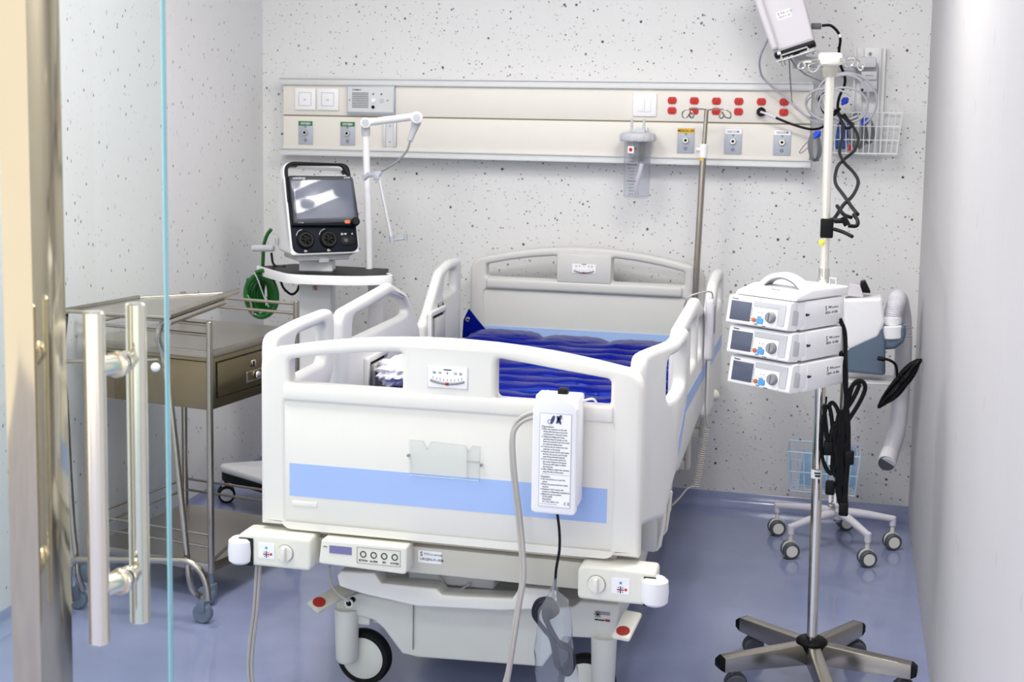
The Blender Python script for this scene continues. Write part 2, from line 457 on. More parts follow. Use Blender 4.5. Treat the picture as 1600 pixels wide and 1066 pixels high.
struct('trim_2', MB('steel_warm_reflect').box((-2.41, 1.84, ZC-.06), (-1.02, 1.96, ZC), .002))
# ================================================================ HOSPITAL BED
bed = thing('hospital_bed', (-.955, 4.3, 0), 'white adjustable hospital bed with raised side rails and a blue stripe across the footboard', 'bed')
def arch(x0, x1, zb, zs, zt, r=.06, n=14, drop=.018):
    """board outline: straight sides, rounded shoulders, arched top"""
    pts = []
    for k in range(n+1):
        t = k/n; x = x0+r+(x1-x0-2*r)*t
        pts.append((x, zs+(zt-zs)*(1-(2*t-1)**2)))
    body = [(x0, zb), (x1, zb)]
    R = [(x1-r*(1-math.sin(a)), zs-r*1.0*(1-math.cos(a))) for a in [PI/2*(1-k/6) for k in range(0, 7)]]
    right = [(x1-r+r*math.cos(a), zs-r+r*math.sin(a)) for a in [PI/2*k/6 for k in range(0, 6)]]
    left = [(x0+r-r*math.cos(a), zs-r+r*math.sin(a)) for a in [PI/2*(1-k/6) for k in range(1, 7)]]
    return body+right+pts[::-1]+left
def archline(x, x0, x1, zs, zt, r=.06):
    t = (x-x0-r)/(x1-x0-2*r); return zs+(zt-zs)*(1-(2*t-1)**2)
def gauge(name, cx, cz, w, h, yf, par):
    """tilt gauge: printed card with a curved tube, scale ticks and numerals"""
    g = MB('white'); sx = w/.105
    X = T(cx, yf, cz) @ FXZ
    g.box((-w/2, -h/2, 0), (w/2, h/2, .002), .0008, 'alu', X)
    g.box((-w/2+.002, -h/2+.002, .0015), (w/2-.002, h/2-.002, .0024), .0, 'pure', X)
    R_ = .13*sx; a0 = math.asin(.044*sx/R_)
    P = [(R_*math.sin(a), -.012*sx+R_-R_*math.cos(a)-.004, .003) for a in [(-1+2*k/12)*a0 for k in range(13)]]
    g.tube(P, .0032*sx, 8, 'mgrey', X, smooth=0, flat=1)
    g.box((-.0045*sx, -.0195*sx, .003), (.0045*sx, -.0125*sx, .0066), .0005, 'red_dark', X)
    for k in range(-4, 5):
        a = a0*k/4.8; x = R_*math.sin(a); y = -.012*sx+R_-R_*math.cos(a)+.002
        g.box((x-.0005, y, .0024), (x+.0005, y+.006*sx, .003), 0, 'ink', X)
    for x, t in ((-.034, '20'), (-.02, '10'), (.0, '0'), (.02, '10'), (.034, '20')):
        g.text(t, .0085*sx, 'ink', X @ T(x*sx, .0105*sx, .0025), 'CENTER')
    g.box((-.010*sx, .018*sx, .0024), (.010*sx, .0205*sx, .003), 0, 'ink', X)
    return g.build(name, par)
# ---- footboard
FX0, FX1 = -1.447, -.457
fo = arch(FX0, FX1, .492, .958, 1.003, .05)
def topz(x): return archline(x, FX0, FX1, .958, 1.003, .05)
def win(x0, x1, z0, drop=.03, f=None, r=.012):
    f = f or topz
    return rounded([(x0, z0, r), (x1, z0, r), (x1, f(x1)-drop, r)]+[(x0+(x1-x0)*t, f(x0+(x1-x0)*t)-drop, 0) for t in (.66, .33)]+[(x0, f(x0)-drop, r)], 4)
wl = win(-1.369, -1.064, .867, .033); wr = rounded([(-.824, .863, .014), (-.535, .863, .014), (-.535, topz(-.535)-.033, .014), (-.824, topz(-.824)-.033, .014)], 4)
# board in front of the bed: raised frame with a recessed panel
holeF = [(-1.378, .497), (-.528, .497), (-.528, .829), (-1.378, .829)]
b = MB('bed_white')
b.prism(fo, -.028, .028, [wl, wr, rounded([(x, z, .018) for x, z in holeF], 4)], .0125, X=T(0, 3.297, 0) @ FXZ, res=3)
b.box((-1.40, 3.2735, .494), (-.50, 3.318, .835), .002)
b.box((-1.383, 3.2645, .824), (-.525, 3.30, .866), .008, seg=3)          # ledge under the windows
foot = b.build('footboard', bed, ang=35)
MB('stripe_blue').box((-1.368, 3.2725, .573), (-.538, 3.2745, .659)).build('blue_stripe', foot)
lab(foot.children[0], 'pale blue stripe')
MB('bed_white').box((-1.361, 3.2715, .546), (-1.292, 3.2745, .560), .001).build('embossed_plate', foot)
gauge('tilt_gauge', -.9445, .911, .105, .056, 3.2690, foot)
co = [(-1.042, .655), (-.858, .655), (-.858, .742), (-.878, .742), (-.888, .727), (-.898, .742), (-.985, .745), (-.995, .725), (-1.006, .745), (-1.042, .745)]
ch = MB('acrylic').prism(co, 0, .002, (), 0, X=T(0, 3.268, 0) @ FXZ)
for i in range(len(co)):
    p, q = co[i-1], co[i]
    ch.cyl((p[0], 3.267, p[1]), (q[0], 3.267, q[1]), .0014, n=6, m='acrylic')
ch.box((-.892, 3.266, .700), (-.858, 3.2695, .703), 0, 'acrylic'); ch.box((-.892, 3.266, .655), (-.8905, 3.2695, .742), 0, 'acrylic')
for x, z in ((-1.045, .705), (-.855, .695)): ch.cyl((x, 3.284, z), (x, 3.264, z), .0035, n=10, m='steel')
lab(ch.build('chart_holder', foot), 'clear plastic chart holder')
# ---- headboard
HX0, HX1 = -1.452, -.519
ho_ = arch(HX0, HX1, .48, .975, 1.026, .06)
def tz(x): return archline(x, HX0, HX1, .975, 1.026, .06)
hl = win(-1.385, -1.098, .894, .032, tz); hr = win(-.878, -.596, .894, .032, tz)
b = MB('bed_grey')
b.prism(ho_, -.028, .028, [hl, hr, rounded([(-1.392, .50, .015), (-.588, .50, .015), (-.588, .842, .015), (-1.392, .842, .015)], 4)], .012, X=T(0, 5.36, 0) @ FXZ, res=3)
b.box((-1.42, 5.338, .485), (-.56, 5.375, .85), .002)
b.box((-1.385, 5.322, .848), (-.60, 5.36, .892), .012, seg=3)
b.box((-1.096, 5.322, .888), (-.880, 5.345, 1.0), .006)
head = b.build('headboard', bed, ang=35)
MB('stripe_blue').box((-1.385, 5.333, .555), (-.60, 5.339, .698)).build('blue_stripe', head)
gauge('tilt_gauge', -.987, .945, .096, .038, 5.3225, head)
# ---- side rails; each is drawn in Y,Z and given its thickness in X
def rail(name, out, holes, x0, x1, bev=.016, m='rail_white'):
    b = MB(m); b.prism(out, x0, x1, holes, bev, X=FYZ, res=3); return b.build(name, bed, ang=35)
def smoothpoly(P, n=5): return [(p.x, p.y) for p in catmull([(a, b, 0) for a, b in P], n, True)]
foot_out = rounded([(3.315, .555, .02), (3.50, .53, .02), (3.56, .615, .02), (3.71, .70, .04), (3.80, .80, .04), (3.81, .985, .05), (3.315, .985, .045)], 6)
foot_hole = rounded([(3.49, .835, .03), (3.735, .835, .03), (3.735, .95, .03), (3.49, .95, .03)], 5)
def warp_rail(sign):
    # the rail next to the footboard; on the right it flares outwards from the board
    b = MB('rail_white'); b.prism(foot_out, -.02, .02, [foot_hole], .015, X=FYZ, res=3)
    b.slice(1, [3.33+.27*k/10 for k in range(11)])
    vs = []
    for v in b.v:
        t = min(1, max(0, (v.y-3.33)/.27)); s = t*t*(3-2*t)
        x = (.492+.018*s) if sign < 0 else (.478+.052*s)
        vs.append(Vector((-.955+sign*x+v.x, v.y, v.z)))
    b.v = vs
    return b
rf = warp_rail(-1).build('side_rail', bed, ang=35)
rr_ = warp_rail(1)
rfr = rr_.build('side_rail', bed, ang=35)
MB('stripe_blue').prism([(3.60, .665), (3.70, .72), (3.74, .75), (3.74, .78), (3.60, .715)], -.4056, -.4045, X=FYZ).build('blue_stripe', rfr)
mid_out = rounded([(3.85, .55, .03), (4.60, .60, .03), (4.665, .74, .02), (4.64, .80, .05), (4.50, .935, .06), (4.33, .992, .05), (3.86, .965, .05)], 5)
mid_hole = rounded([(3.955, .862, .02), (4.44, .862, .03), (4.52, .868, .02), (4.47, .915, .04), (4.33, .952, .03), (3.965, .932, .03)], 5)
mid_hole_r = [rounded([(3.945, .80, .02), (4.05, .80, .02), (4.05, .93, .02), (3.945, .93, .02)], 4),
              rounded([(4.10, .80, .02), (4.26, .80, .02), (4.26, .94, .02), (4.10, .94, .02)], 4),
              rounded([(4.31, .80, .02), (4.45, .80, .02), (4.45, .91, .02), (4.31, .93, .02)], 4)]
m1 = rail('side_rail', mid_out, [mid_hole], -1.482, -1.445)
m2 = rail('side_rail', mid_out, mid_hole_r, -.470, -.432)
MB('stripe_blue').box((-.4325, 3.90, .70), (-.4312, 4.58, .745)).build('blue_stripe', m2)
head_out = rounded([(4.70, .52, .03), (5.185, .50, .03), (5.185, .985, .03), (5.05, .988, .06), (4.91, .965, .08), (4.76, .83, .04), (4.70, .79, .02)], 5)
head_hole = rounded([(4.93, .862, .015), (5.115, .872, .015), (5.115, .95, .015), (5.03, .952, .04), (4.955, .93, .03)], 4)
h1 = rail('side_rail', head_out, [head_hole], -1.482, -1.445)
h2 = rail('side_rail', head_out, [head_hole], -.470, -.432)
MB('stripe_blue').box((-.4325, 4.74, .70), (-.4312, 5.15, .745)).build('blue_stripe', h2)
# key pad and recessed latch handles on the inner face of the left rails
k = MB('ink', X=T(-1.4445, 4.89, .815) @ FYZ)
for i in range(3):
    for j in range(3): k.box((-.03+i*.028, -.022+j*.020, 0), (-.012+i*.028, -.012+j*.020, .0008), 0, 'mgrey' if (i+j) % 2 else 'ink')
k.box((-.04, .032, 0), (.045, .034, .0008), 0, 'mgrey')
lab(k.build('key_pad', h1), 'printed grey key pad')
def latch(yc, zc, par, w=.2, h=.16):
    b = MB('rail_white', X=T(-1.445, yc, zc) @ FYZ)
    b.prism(rrect(-w/2, -h/2, w/2, h/2, .01), 0, .016, [rrect(-w/2+.018, -h/2-.0+.01, w/2-.018, h/2-.018, .008)], .003)
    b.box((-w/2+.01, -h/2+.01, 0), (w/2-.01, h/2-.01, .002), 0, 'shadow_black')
    b.box((-w/2+.05, -h/2+.012, .003), (w/2-.03, h/2-.03, .02), .004, 'bed_grey')
    return b.build('release_latch', par)
latch(4.83, .755, h1); latch(4.16, .715, m1, .21, .15)
# ---- frame under the boards
b = MB('beige').box((-1.32, 3.292, .392), (-.59, 3.34, .462), .004)
b.box((-1.36, 3.33, .40), (-1.30, 5.34, .46), .004); b.box((-.61, 3.33, .40), (-.55, 5.34, .46), .004)
b.box((-1.33, 3.36, .455), (-.58, 3.42, .50), .004); b.box((-1.33, 5.28, .40), (-.58, 5.34, .46), .004)
fr = b.build('bed_frame', bed)
b = MB('beige').box((-1.40, 3.345, .50), (-.51, 5.31, .535), .006); b.build('mattress_platform', bed)
def sticker(par, X, w, h, l1='YB20', l2='URGEN-01-006', name='asset_label'):
    s = MB('pure').box((-w/2, -h/2, 0), (w/2, h/2, .0006), 0, 'pure', X)
    s.text('S', h*.5, 'ink', X @ T(-w*.42, h*.2, .0007)); s.text(l1, h*.24, 'ink', X @ T(-w*.25, h*.24, .0007), ext=.0002)
    s.text('CH UN KIAI', h*.2, 'ink', X @ T(-w*.02, h*.2, .0007), ext=.0002)
    s.text(l2, h*.30, 'ink', X @ T(-w*.42, -h*.2, .0007), ext=.0002)
    return lab(s.build(name, par), 'small white asset label')
sticker(bed, T(-.993, 3.2915, .438) @ FXZ, .062, .032, 'ICH', 'URGEN-01-006')
# corner bumpers
def bumper(s):
    x0, x1 = (-1.492, -1.292) if s < 0 else (-.598, -.408)
    cx = -.955
    b = MB('cream')
    zc = .436
    P = rounded([(x0, .393, .012), (x1, .393, .012), (x1, .478, .012), (x0, .478, .02)], 4)
    b.prism(P, -.05, .03, [], .007, X=T(0, 3.255, 0) @ FXZ)
    if s < 0: X0 = x0
    bo = b.build('corner_bumper', bed)
    rx = x0-.002 if s < 0 else x1+.006
    c = MB('white').lathe([(0, -.033), (.024, -.033), (.032, -.026), (.034, 0), (.032, .026), (.024, .033), (0, .033)], 28, X=T(rx+(.008 if s < 0 else -.008), 3.232, .43))
    c.build('bumper_roller', bo)
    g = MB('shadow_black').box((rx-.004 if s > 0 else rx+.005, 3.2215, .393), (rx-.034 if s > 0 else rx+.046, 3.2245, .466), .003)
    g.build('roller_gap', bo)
    # locking symbols and the turn knob
    kx, sx = (-1.360, -1.412) if s < 0 else (-.551, -.492)
    if s > 0: kx, sx = -.551, -.492
    n = MB('cream').cyl((kx, 3.226, .435), (kx, 3.217, .435), .021, n=28, m='cream', bev=.001)
    n.box((kx-.005, 3.205, .417), (kx+.005, 3.219, .453), .003, 'bed_white'); n.cyl((kx, 3.2255, .435), (kx, 3.2235, .435), .0225, n=28, m='mgrey')
    n.build('turn_knob', bo)
    q = MB('pure').box((sx-.022, 3.2235, .416), (sx+.022, 3.2255, .456))
    for dx, dz, c_ in ((0, .010, 'btn_blue'), (.013, -.006, 'red')): q.box((sx+dx-.003, 3.223, .434+dz-.003), (sx+dx+.003, 3.2238, .434+dz+.003), 0, c_)
    q.box((sx-.008, 3.223, .4255), (sx+.008, 3.2238, .4285), 0, 'red'); q.box((sx-.0015, 3.2228, .419), (sx+.0015, 3.2238, .435), 0, 'ink_blue')
    for a in range(8):
        a0 = a*PI/4; q.box((sx+.0075*math.cos(a0)-.0012, 3.223, .427+.0075*math.sin(a0)-.0012), (sx+.0075*math.cos(a0)+.0012, 3.2238, .427+.0075*math.sin(a0)+.0012), 0, 'ink_blue')
    lab(q.build('lock_symbols', bo), 'printed blue and red lock symbols')
bumper(-1); bumper(1)
# control box on the cross beam
b = MB('cream', X=T(-1.155, 3.262, .443) @ RX(.0))
P = rounded([(-.118, -.03, .006), (.118, -.037, .012), (.118, .034, .006), (-.110, .034, .006)], 4)
b.prism(P, -.03, .028, [], .004, X=FXZ)
cb = b.build('control_box', bed)
f = MB('cream', X=T(-1.155, 3.2335, .443) @ FXZ)
f.box((-.088, .001, 0), (-.028, .021, .001), 0, 'lcd')
f.box((-.105, .016, 0), (-.094, .0175, .001), 0, 'ink')
for (x0, y0, x1, y1) in ((-.014, -.018, .102, -.017), (-.014, .023, .102, .024), (-.014, -.018, -.013, .024), (.101, -.018, .102, .024)):
    f.box((x0, y0, 0), (x1, y1, .0008), 0, 'mgrey')
for i in range(4):
    x = .003+i*.028
    f.lathe([(.0062, 0), (.0085, 0), (.0085, .001), (.0062, .001)], 20, 'ink', T(x, .006, 0), closed=True)
    f.text(('SET/FAN', 'ALARM', 'SET', 'POWER')[i], .0065, 'ink', T(x, -.0105, .0003), 'CENTER')
lab(f.build('control_panel', cb), 'printed panel with display and four round buttons')
# foot bar cover, shell and hanging parts
def pz(px, py, Y=3.30): q = W(px, py, Y); return (q.x, q.z)
P = [pz(*p, 3.34) for p in ((526, 900), (532, 893), (585, 896), (595, 912), (682, 921), (690, 930), (712, 932), (800, 936), (812, 918), (858, 922), (862, 930), (862, 952), (780, 955), (650, 948), (570, 930), (530, 917))]
b = MB('bed_white').prism(P, -.035, .03, [], .006, X=T(0, 3.37, 0) @ FXZ)
b.build('lower_cover', bed)
P = [pz(*p, 3.41) for p in ((523, 937), (560, 930), (650, 947), (862, 953), (895, 950), (905, 942), (965, 948), (968, 958), (958, 1002), (880, 998), (846, 1045), (650, 1030), (626, 1024), (597, 985), (582, 972), (560, 966), (523, 962))]
b = MB('shell_grey').prism(P, -.02, .5, [], .006, X=T(0, 3.44, 0) @ FXZ @ Matrix.Diagonal((1, 1, -1, 1)))
sh = b.build('base_shell', bed)
b = MB('mgrey').box((W(648, 1000, 3.43).x-.0012, 3.414, .135), (W(648, 1000, 3.43).x+.0004, 3.42, .27)); b.build('shell_seam', sh)
# base chassis running to the head end
b = MB('shell_grey').box((-1.22, 3.45, .18), (-1.10, 5.2, .27), .01); b.box((-.78, 3.45, .18), (-.66, 5.2, .27), .01)
b.box((-1.28, 5.05, .18), (-.60, 5.15, .27), .01)
b.build('base_chassis', bed)
b = MB('dgrey')
for x in (-1.14, -.74):
    b.box((x-.02, 3.7, .25), (x+.02, 3.76, .43), .003); b.box((x-.02, 4.8, .25), (x+.02, 4.86, .43), .003)
b.cyl((-1.22, 3.55, .27), (-1.22, 3.55, .41), .01, m='black')
b.build('lifting_column', bed)
b = MB('lgrey').prism(rrect(W(635, 900, 3.40).x, W(700, 918, 3.40).z, W(772, 900, 3.40).x, W(700, 896, 3.40).z, .014), -.05, .05, [], .01, X=T(0, 3.46, 0) @ FXZ)
b.build('actuator_housing', bed)
b = MB('hose_grey')
b.tube([W(*p, 3.40) for p in ((670, 880), (690, 905), (697, 922), (712, 925), (735, 912))], .003)
b.tube([W(*p, 3.36) for p in ((515, 885), (516, 905), (525, 925), (545, 940))], .0035)
cn = [W(560+k*1.3+(4*math.sin(k*1.1)), 886+k*.06+5*math.cos(k*1.1), 3.42) for k in range(60)]
b.tube(cn, .0035, 6, smooth=2); b.build('coiled_wire', bed)
b = MB('shadow_black').box((-1.2, 3.44, .30), (-.72, 3.47, .40)); b.build('inner_shadow_panel', bed) if False else None
# casters
def bed_caster(x, y, wx, r=.077):
    c = MB('shell_grey').lathe([(0, .075), (.024, .075), (.030, .085), (.033, .2), (.034, .225), (0, .225)], 24, X=T(x, y-.03, 0))
    c.box((x-.03, y-.03, .18), (wx+.03, y+.04, .215), .008)
    co_ = c.build('caster', bed)
    t = MB('rubber').lathe([(.058, -.018), (.070, -.018), (r, -.009), (r, .009), (.070, .018), (.058, .018)], 48, 'rubber', T(wx, y+.012, r) @ RX(PI/2), closed=True)
    t.build('tyre', co_)
    d = MB('shell_grey').lathe([(0, -.024), (.045, -.023), (.060, -.017), (.060, .017), (.045, .023), (0, .024)], 40, 'shell_grey', T(wx, y+.012, r) @ RX(PI/2))
    d.build('wheel_cover', co_)
bed_caster(-1.268, 3.46, -1.232); bed_caster(-.563, 3.46, -.612)
bed_caster(-1.25, 5.1, -1.22); bed_caster(-.72, 5.1, -.69)
# brake pedals
def pedal(s):
    b = MB('cream')
    if s < 0:
        a, c = W(550, 915, 3.44), W(497, 946, 3.34)
    else:
        a, c = W(990, 958, 3.42), W(973, 992, 3.33)
    d = (c-a).normalized(); FM = frame(a, d, (0, -.93, -.36) if s < 0 else (1, 0, 0))
    b.box((0, -.024, -.006), ((c-a).length+.02, .024, .008), .007, 'cream' if s > 0 else 'beige', FM)
    po = b.build('brake_pedal', bed)
    e = MB('red_dark').lathe([(0, 0), (.017, 0), (.017, .004), (0, .005)], 24, X=FM @ T((c-a).length-.003, 0, .0075))
    lab(e.build('pedal_pad', po), 'round red pad')
pedal(-1); pedal(1)
g = MB('black').cyl((-1.24, 3.40, .262), (-1.24, 3.37, .262), .008, n=16); g.lathe([(.008, 0), (.012, 0), (.012, .005), (.008, .005)], 16, 'shell_grey', T(-1.24, 3.372, .262) @ RX(PI/2), closed=True)
g.build('frame_bolt', bed)
q = MB('pure', X=T(-.575, 3.4185, .281) @ FXZ); q.box((-.01, .004, 0), (.028, .012, .001), 0, 'mgrey')
for a in range(8): q.box((-.010, -.0006, 0), (.010, .0006, .001), 0, 'ink', T(-.004, .004, .0005) @ RZ(a*PI/4))
q.box((-.012, -.012, 0), (.014, -.009, .001), 0, 'ink'); q.box((.016, -.013, 0), (.028, -.007, .001), 0, 'red_dark')
lab(q.build('brake_symbol', bed), 'small printed brake symbol')
# rail arms and tube loops at the right side below the rails
b = MB('cream')
b.tube([W(*p, 3.62) for p in ((1040, 775), (1036, 820), (1030, 853), (1026, 858), (1003, 857))], .006, smooth=0)
b.tube([W(*p, 3.80) for p in ((1048, 768), (1044, 800), (1040, 828), (1036, 834), (1028, 833))], .006, smooth=0)
b.box((-.50, 3.60, .40), (-.455, 3.75, .54), .01, 'shell_grey')
b.build('rail_linkage', bed)
b = MB('cream').box(tuple(W(1028, 800, 4.0)), tuple(W(1048, 770, 4.06)), .01); b.build('rail_stop', bed)
b = MB('cream').cyl(W(1103, 618, 4.9), W(1117, 618, 4.95), .022, n=16, bev=.004); b.build('rail_bumper', bed)
for s in (-1, 1):
    for y in (3.9, 4.4, 4.85):
        b = MB('beige').box((-.955+s*.49-.008, y, .42), (-.955+s*.49+.008, y+.04, .60), .003); b.box((-.955+s*.49-.008, y, .42), (-.955+s*.36, y+.04, .45), .003)
        b.build('rail_arm', bed)

# ================================================================ ON THE BED
tm = thing('foam_mattress', (-.955, 4.3, .535), 'teal foam mattress layer peeking out beneath the blue air mattress at the head end', 'mattress')
b = MB('teal').box((-1.405, 3.36, .537), (-.505, 5.30, .655), .03, seg=4); b.build('mattress_body', tm)
am = thing('air_mattress', (-.955, 4.3, .646), 'royal blue vinyl air mattress with puffy crosswise cells lying on the bed', 'mattress')
rng = random.Random(3)
def cell(y, r, x0=-1.40, x1=-.52, z=.648, hz=.052, seed=0, shift=None):
    rn = random.Random(seed); n = 44; m = 16
    ph = [rn.uniform(0, 6.28) for _ in range(6)]
    b = MB('vinyl'); vs = []; fs = []
    for i in range(n+1):
        t = i/n; x = x0+(x1-x0)*t
        e = min(1, (min(t, 1-t)/.05))**.5 if 0 < t < 1 else .15
        e = max(.15, e)
        pu = 1+.10*math.sin(9*t+ph[0])+.06*math.sin(23*t+ph[1])+.04*math.sin(51*t+ph[2])
        dy = .008*math.sin(7*t+ph[3])+.004*math.sin(31*t+ph[4])
        if shift and t > shift[0]: dy += shift[1]; pu *= .9
        for k in range(m):
            a = 2*PI*k/m
            wob = 1+.05*math.sin(3*a+19*t+ph[5])+.03*math.sin(5*a+43*t)
            vs.append((x, y+dy+r*e*wob*math.cos(a), z+hz*(1+math.sin(a)*e*pu*wob)*.5+.0))
    for i in range(n):
        for k in range(m):
            a, c = i*m+k, i*m+(k+1) % m; fs.append([a, c, c+m, a+m])
    fs.append(list(range(m))[::-1]); fs.append(list(range(n*m, n*m+m)))
    b.raw(vs, fs); return b
ys = [3.44+i*.112 for i in range(15)]
for i, y in enumerate(ys):
    hz = .046+.008*rng.random()
    cell(y, .047, hz=hz+.010, seed=i, shift=(.72+.02*math.sin(i*2.1), .022)).build('air_cell', am, ang=80)
# folded roll at the head end: three cushions side by side
for i, (x0, x1, zt) in enumerate(((-1.385, -1.095, .722), (-1.115, -.84, .712), (-.86, -.585, .708))):
    bm = bmesh.new(); bmesh.ops.create_uvsphere(bm, u_segments=40, v_segments=24, radius=1)
    for v in bm.verts:
        x, y, z = v.co
        sx = math.copysign(abs(x)**.55, x); sy = math.copysign(abs(y)**.7, y); sz = math.copysign(abs(z)**.75, z)
        wob = 1+.035*math.sin(6*x+i)*math.sin(17*z+3*y+i*2)+.03*math.sin(26*x+9*y+i)
        v.co = Vector(((x0+x1)/2+sx*(x1-x0)/2, 5.085+sy*.095*wob, .645+(zt-.645)/2+sz*(zt-.645)/2*wob))
    b = MB('vinyl').bm(bm); b.build('rolled_section', am, ang=80)
flap = MB('vinyl')
P = [W(722, 528, 5.23), W(724, 500, 5.23), W(732, 483, 5.23), W(745, 500, 5.23), W(757, 514, 5.23), W(762, 528, 5.23)]
flap.raw([p for p in P]+[p+Vector((.003, .004, 0)) for p in P], [[0, 1, 2, 3, 4, 5], [11, 10, 9, 8, 7, 6]]+[[i, (i+1) % 6, 6+(i+1) % 6, 6+i] for i in range(6)])
fl = flap.build('corner_flap', am)
c = W(731, 499, 5.228)
MB('chrome').lathe([(.004, -.001), (.0095, -.001), (.0095, .002), (.004, .003)], 16, X=T(*c) @ RX(PI/2), closed=True).build('grommet', fl)
# side skirt seen through the left window
b = MB('vinyl').box((-1.425, 3.9, .60), (-1.395, 5.2, .665), .012); b.build('side_skirt', am)
# white plastic-wrapped bundle
bm = bmesh.new(); bmesh.ops.create_icosphere(bm, subdivisions=4, radius=1)
for v in bm.verts:
    x, y, z = v.co; d = 1+.10*math.sin(7*x+5*y)+.08*math.sin(11*z+6*y+2)+.06*math.sin(17*x-13*z)
    v.co = Vector((-1.345+x*.075*d, 4.10+y*.09*d, .745+z*.045*d))
wb = MB('bag_white').bm(bm); wb = wb.build('plastic_bundle', None, ang=25)
tag(wb, 'crumpled white plastic bundle lying on the blue mattress by the left rail', 'bag')

# ================================================================ PUMP HUNG ON THE FOOTBOARD
ap = thing('mattress_pump', (-.65, 3.22, .62), 'white mattress air pump with a printed instruction label hung on the footboard', 'pump')
b = MB('white', X=T(-.6505, 0, 0))
fr_ = rounded([(-.056, .614, .012), (.053, .614, .012), (.053, .872, .004), (.042, .888, .02), (.0, .905, .03), (-.040, .888, .02), (-.055, .868, .004)], 6)
b.prism(fr_, -.012, .012, [], .004, X=T(0, 3.188, 0) @ FXZ)
b.box((-.054, 3.195, .63), (.055, 3.256, .899), .006, 'white')
bo = b.build('pump_case', ap)
k = MB('black').box((-.655, 3.215, .896), (-.63, 3.24, .912), .004); k.build('dial', ap)
k = MB('white').tube([(-.69, 3.24, .89), (-.69, 3.27, .893), (-.69, 3.30, .876)], .003); k.tube([(-.6, 3.24, .88), (-.575, 3.25, .885), (-.565, 3.258, .872)], .003); k.build('hanging_hook', ap)
L = MB('pure', X=T(-.6505, 3.1755, 0) @ FXZ)
lx0, lx1, lz0, lz1 = -.0375, .040, .632, .860
L.box((lx0, lz0, 0), (lx1, lz1, .0006), 0, 'alu_plate'); L.box((lx0+.0012, lz0+.0012, .0003), (lx1-.0012, lz1-.0012, .0009), 0, 'pure')
lo = L.build('instruction_label', ap)
L = MB('ink', X=T(-.6505, 3.1745, 0) @ FXZ)
for x, y, w_, a in ((-.006, .845, .0085, .35), (.009, .845, .0075, -.45), (.0085, .846, .0070, .5)):
    L.prism([(w_*.5*math.cos(q), .0115*math.sin(q)) for q in [PI*k/8 for k in range(16)]], 0, .0004, [], 0, 'ink_blue', T(x, y, 0) @ RZ(-a))
L.tube([(-.012+.006*math.cos(q), .840+.005*math.sin(q), .0005) for q in [PI*k/6 for k in range(2, 12)]], .0006, 5, 'ink_blue', smooth=3)
L.tube([(.006, .852, .0005), (.014, .857, .0005), (.016, .85, .0005), (.008, .843, .0005), (.014, .836, .0005)], .0008, 5, 'ink_blue', smooth=3)
txt = [('Operation', 1, 0), ('Place the mattress on the bed', 0, 1), ('frame with the hose end at the', 0, 0), ('end (bottom) of the bed frame.', 0, 0), ('Using the integrated hooks,', 0, 1), ('securely hang the pump on the', 0, 0),
       ('bed end at power box and is ideal', 0, 0), ('in a safe and stable place.', 0, 0), ('Connect the air hoses from the', 0, 1), ('mattress to the pump.', 0, 0), ('Plug the power unit in wall outlet.', 0, 1), ('Be sure the power cord is kept', 0, 0), ('away from potential hazards.', 0, 0),
       ('Turn on the power switch on', 0, 1), ('the control panel of the pump.', 0, 0), ('The pump will begin to inflate', 0, 0), ('the mattress.', 0, 0), ('After inflation, adjust the mattress', 0, 1), ('using the dial on the pump.', 0, 0), ('-', 0, 0), ('Caution', 1, 0), ('Do not smoke at or near the', 0, 1), ('pump.', 0, 0),
       ('Keep the pump away from water', 0, 1), ('sources.', 0, 0), ('Explosion risk if used in the', 0, 1), ('presence of flammable anaesthetics.', 0, 0), ('Mattress may be washed.', 0, 1), ('P.S.No.:0000', 0, 0), ('Phase:50Hz', 0, 0), ('AC 110V, 60Hz 0.1A', 0, 0)]
z = .8275
for t, hd, bl in txt:
    if t == '-': L.box((-.03, z, 0), (.036, z+.0005, .0004), 0, 'mgrey'); z -= .0062; continue
    L.text(t, .0072 if hd else .0058, 'ink', T(-.033 if hd else -.028, z, 0), sx=.80 if not hd else 1, ext=.0002)
    if bl: L.lathe([(0, 0), (.0013, 0), (.0013, .0004), (0, .0004)], 8, 'ink', T(-.031, z, 0))
    z -= .0061
L.text('C E', .0095, 'ink', T(.024, .642, 0)); L.box((-.033, .6385, 0), (.008, .6393, .0004), 0, 'mgrey')
L.build('printed_text', lo)
for k_, off in enumerate((0, 5)):
    h = MB('hose_grey')
    pts = [(845, 643+off*1.6), (822, 648+off*1.6), (806, 662+off*1.5), (799+off*.6, 690), (801+off*.8, 740), (807+off*.8, 790), (811+off*.9, 830), (814+off*.9, 870), (815+off*.8, 905), (808+off*.7, 950), (800+off*.8, 1000), (794+off*.6, 1045), (786+off, 1075), (775+off, 1110)]
    Ys = [3.22, 3.215, 3.21, 3.205, 3.20, 3.20, 3.20, 3.19, 3.18, 3.17, 3.16, 3.16, 3.16, 3.16]
    h.tube([W(p[0], p[1], y-.003*k_) for p, y in zip(pts, Ys)], .0052, 10)
    tag(h.build('air_hose', ap), None)
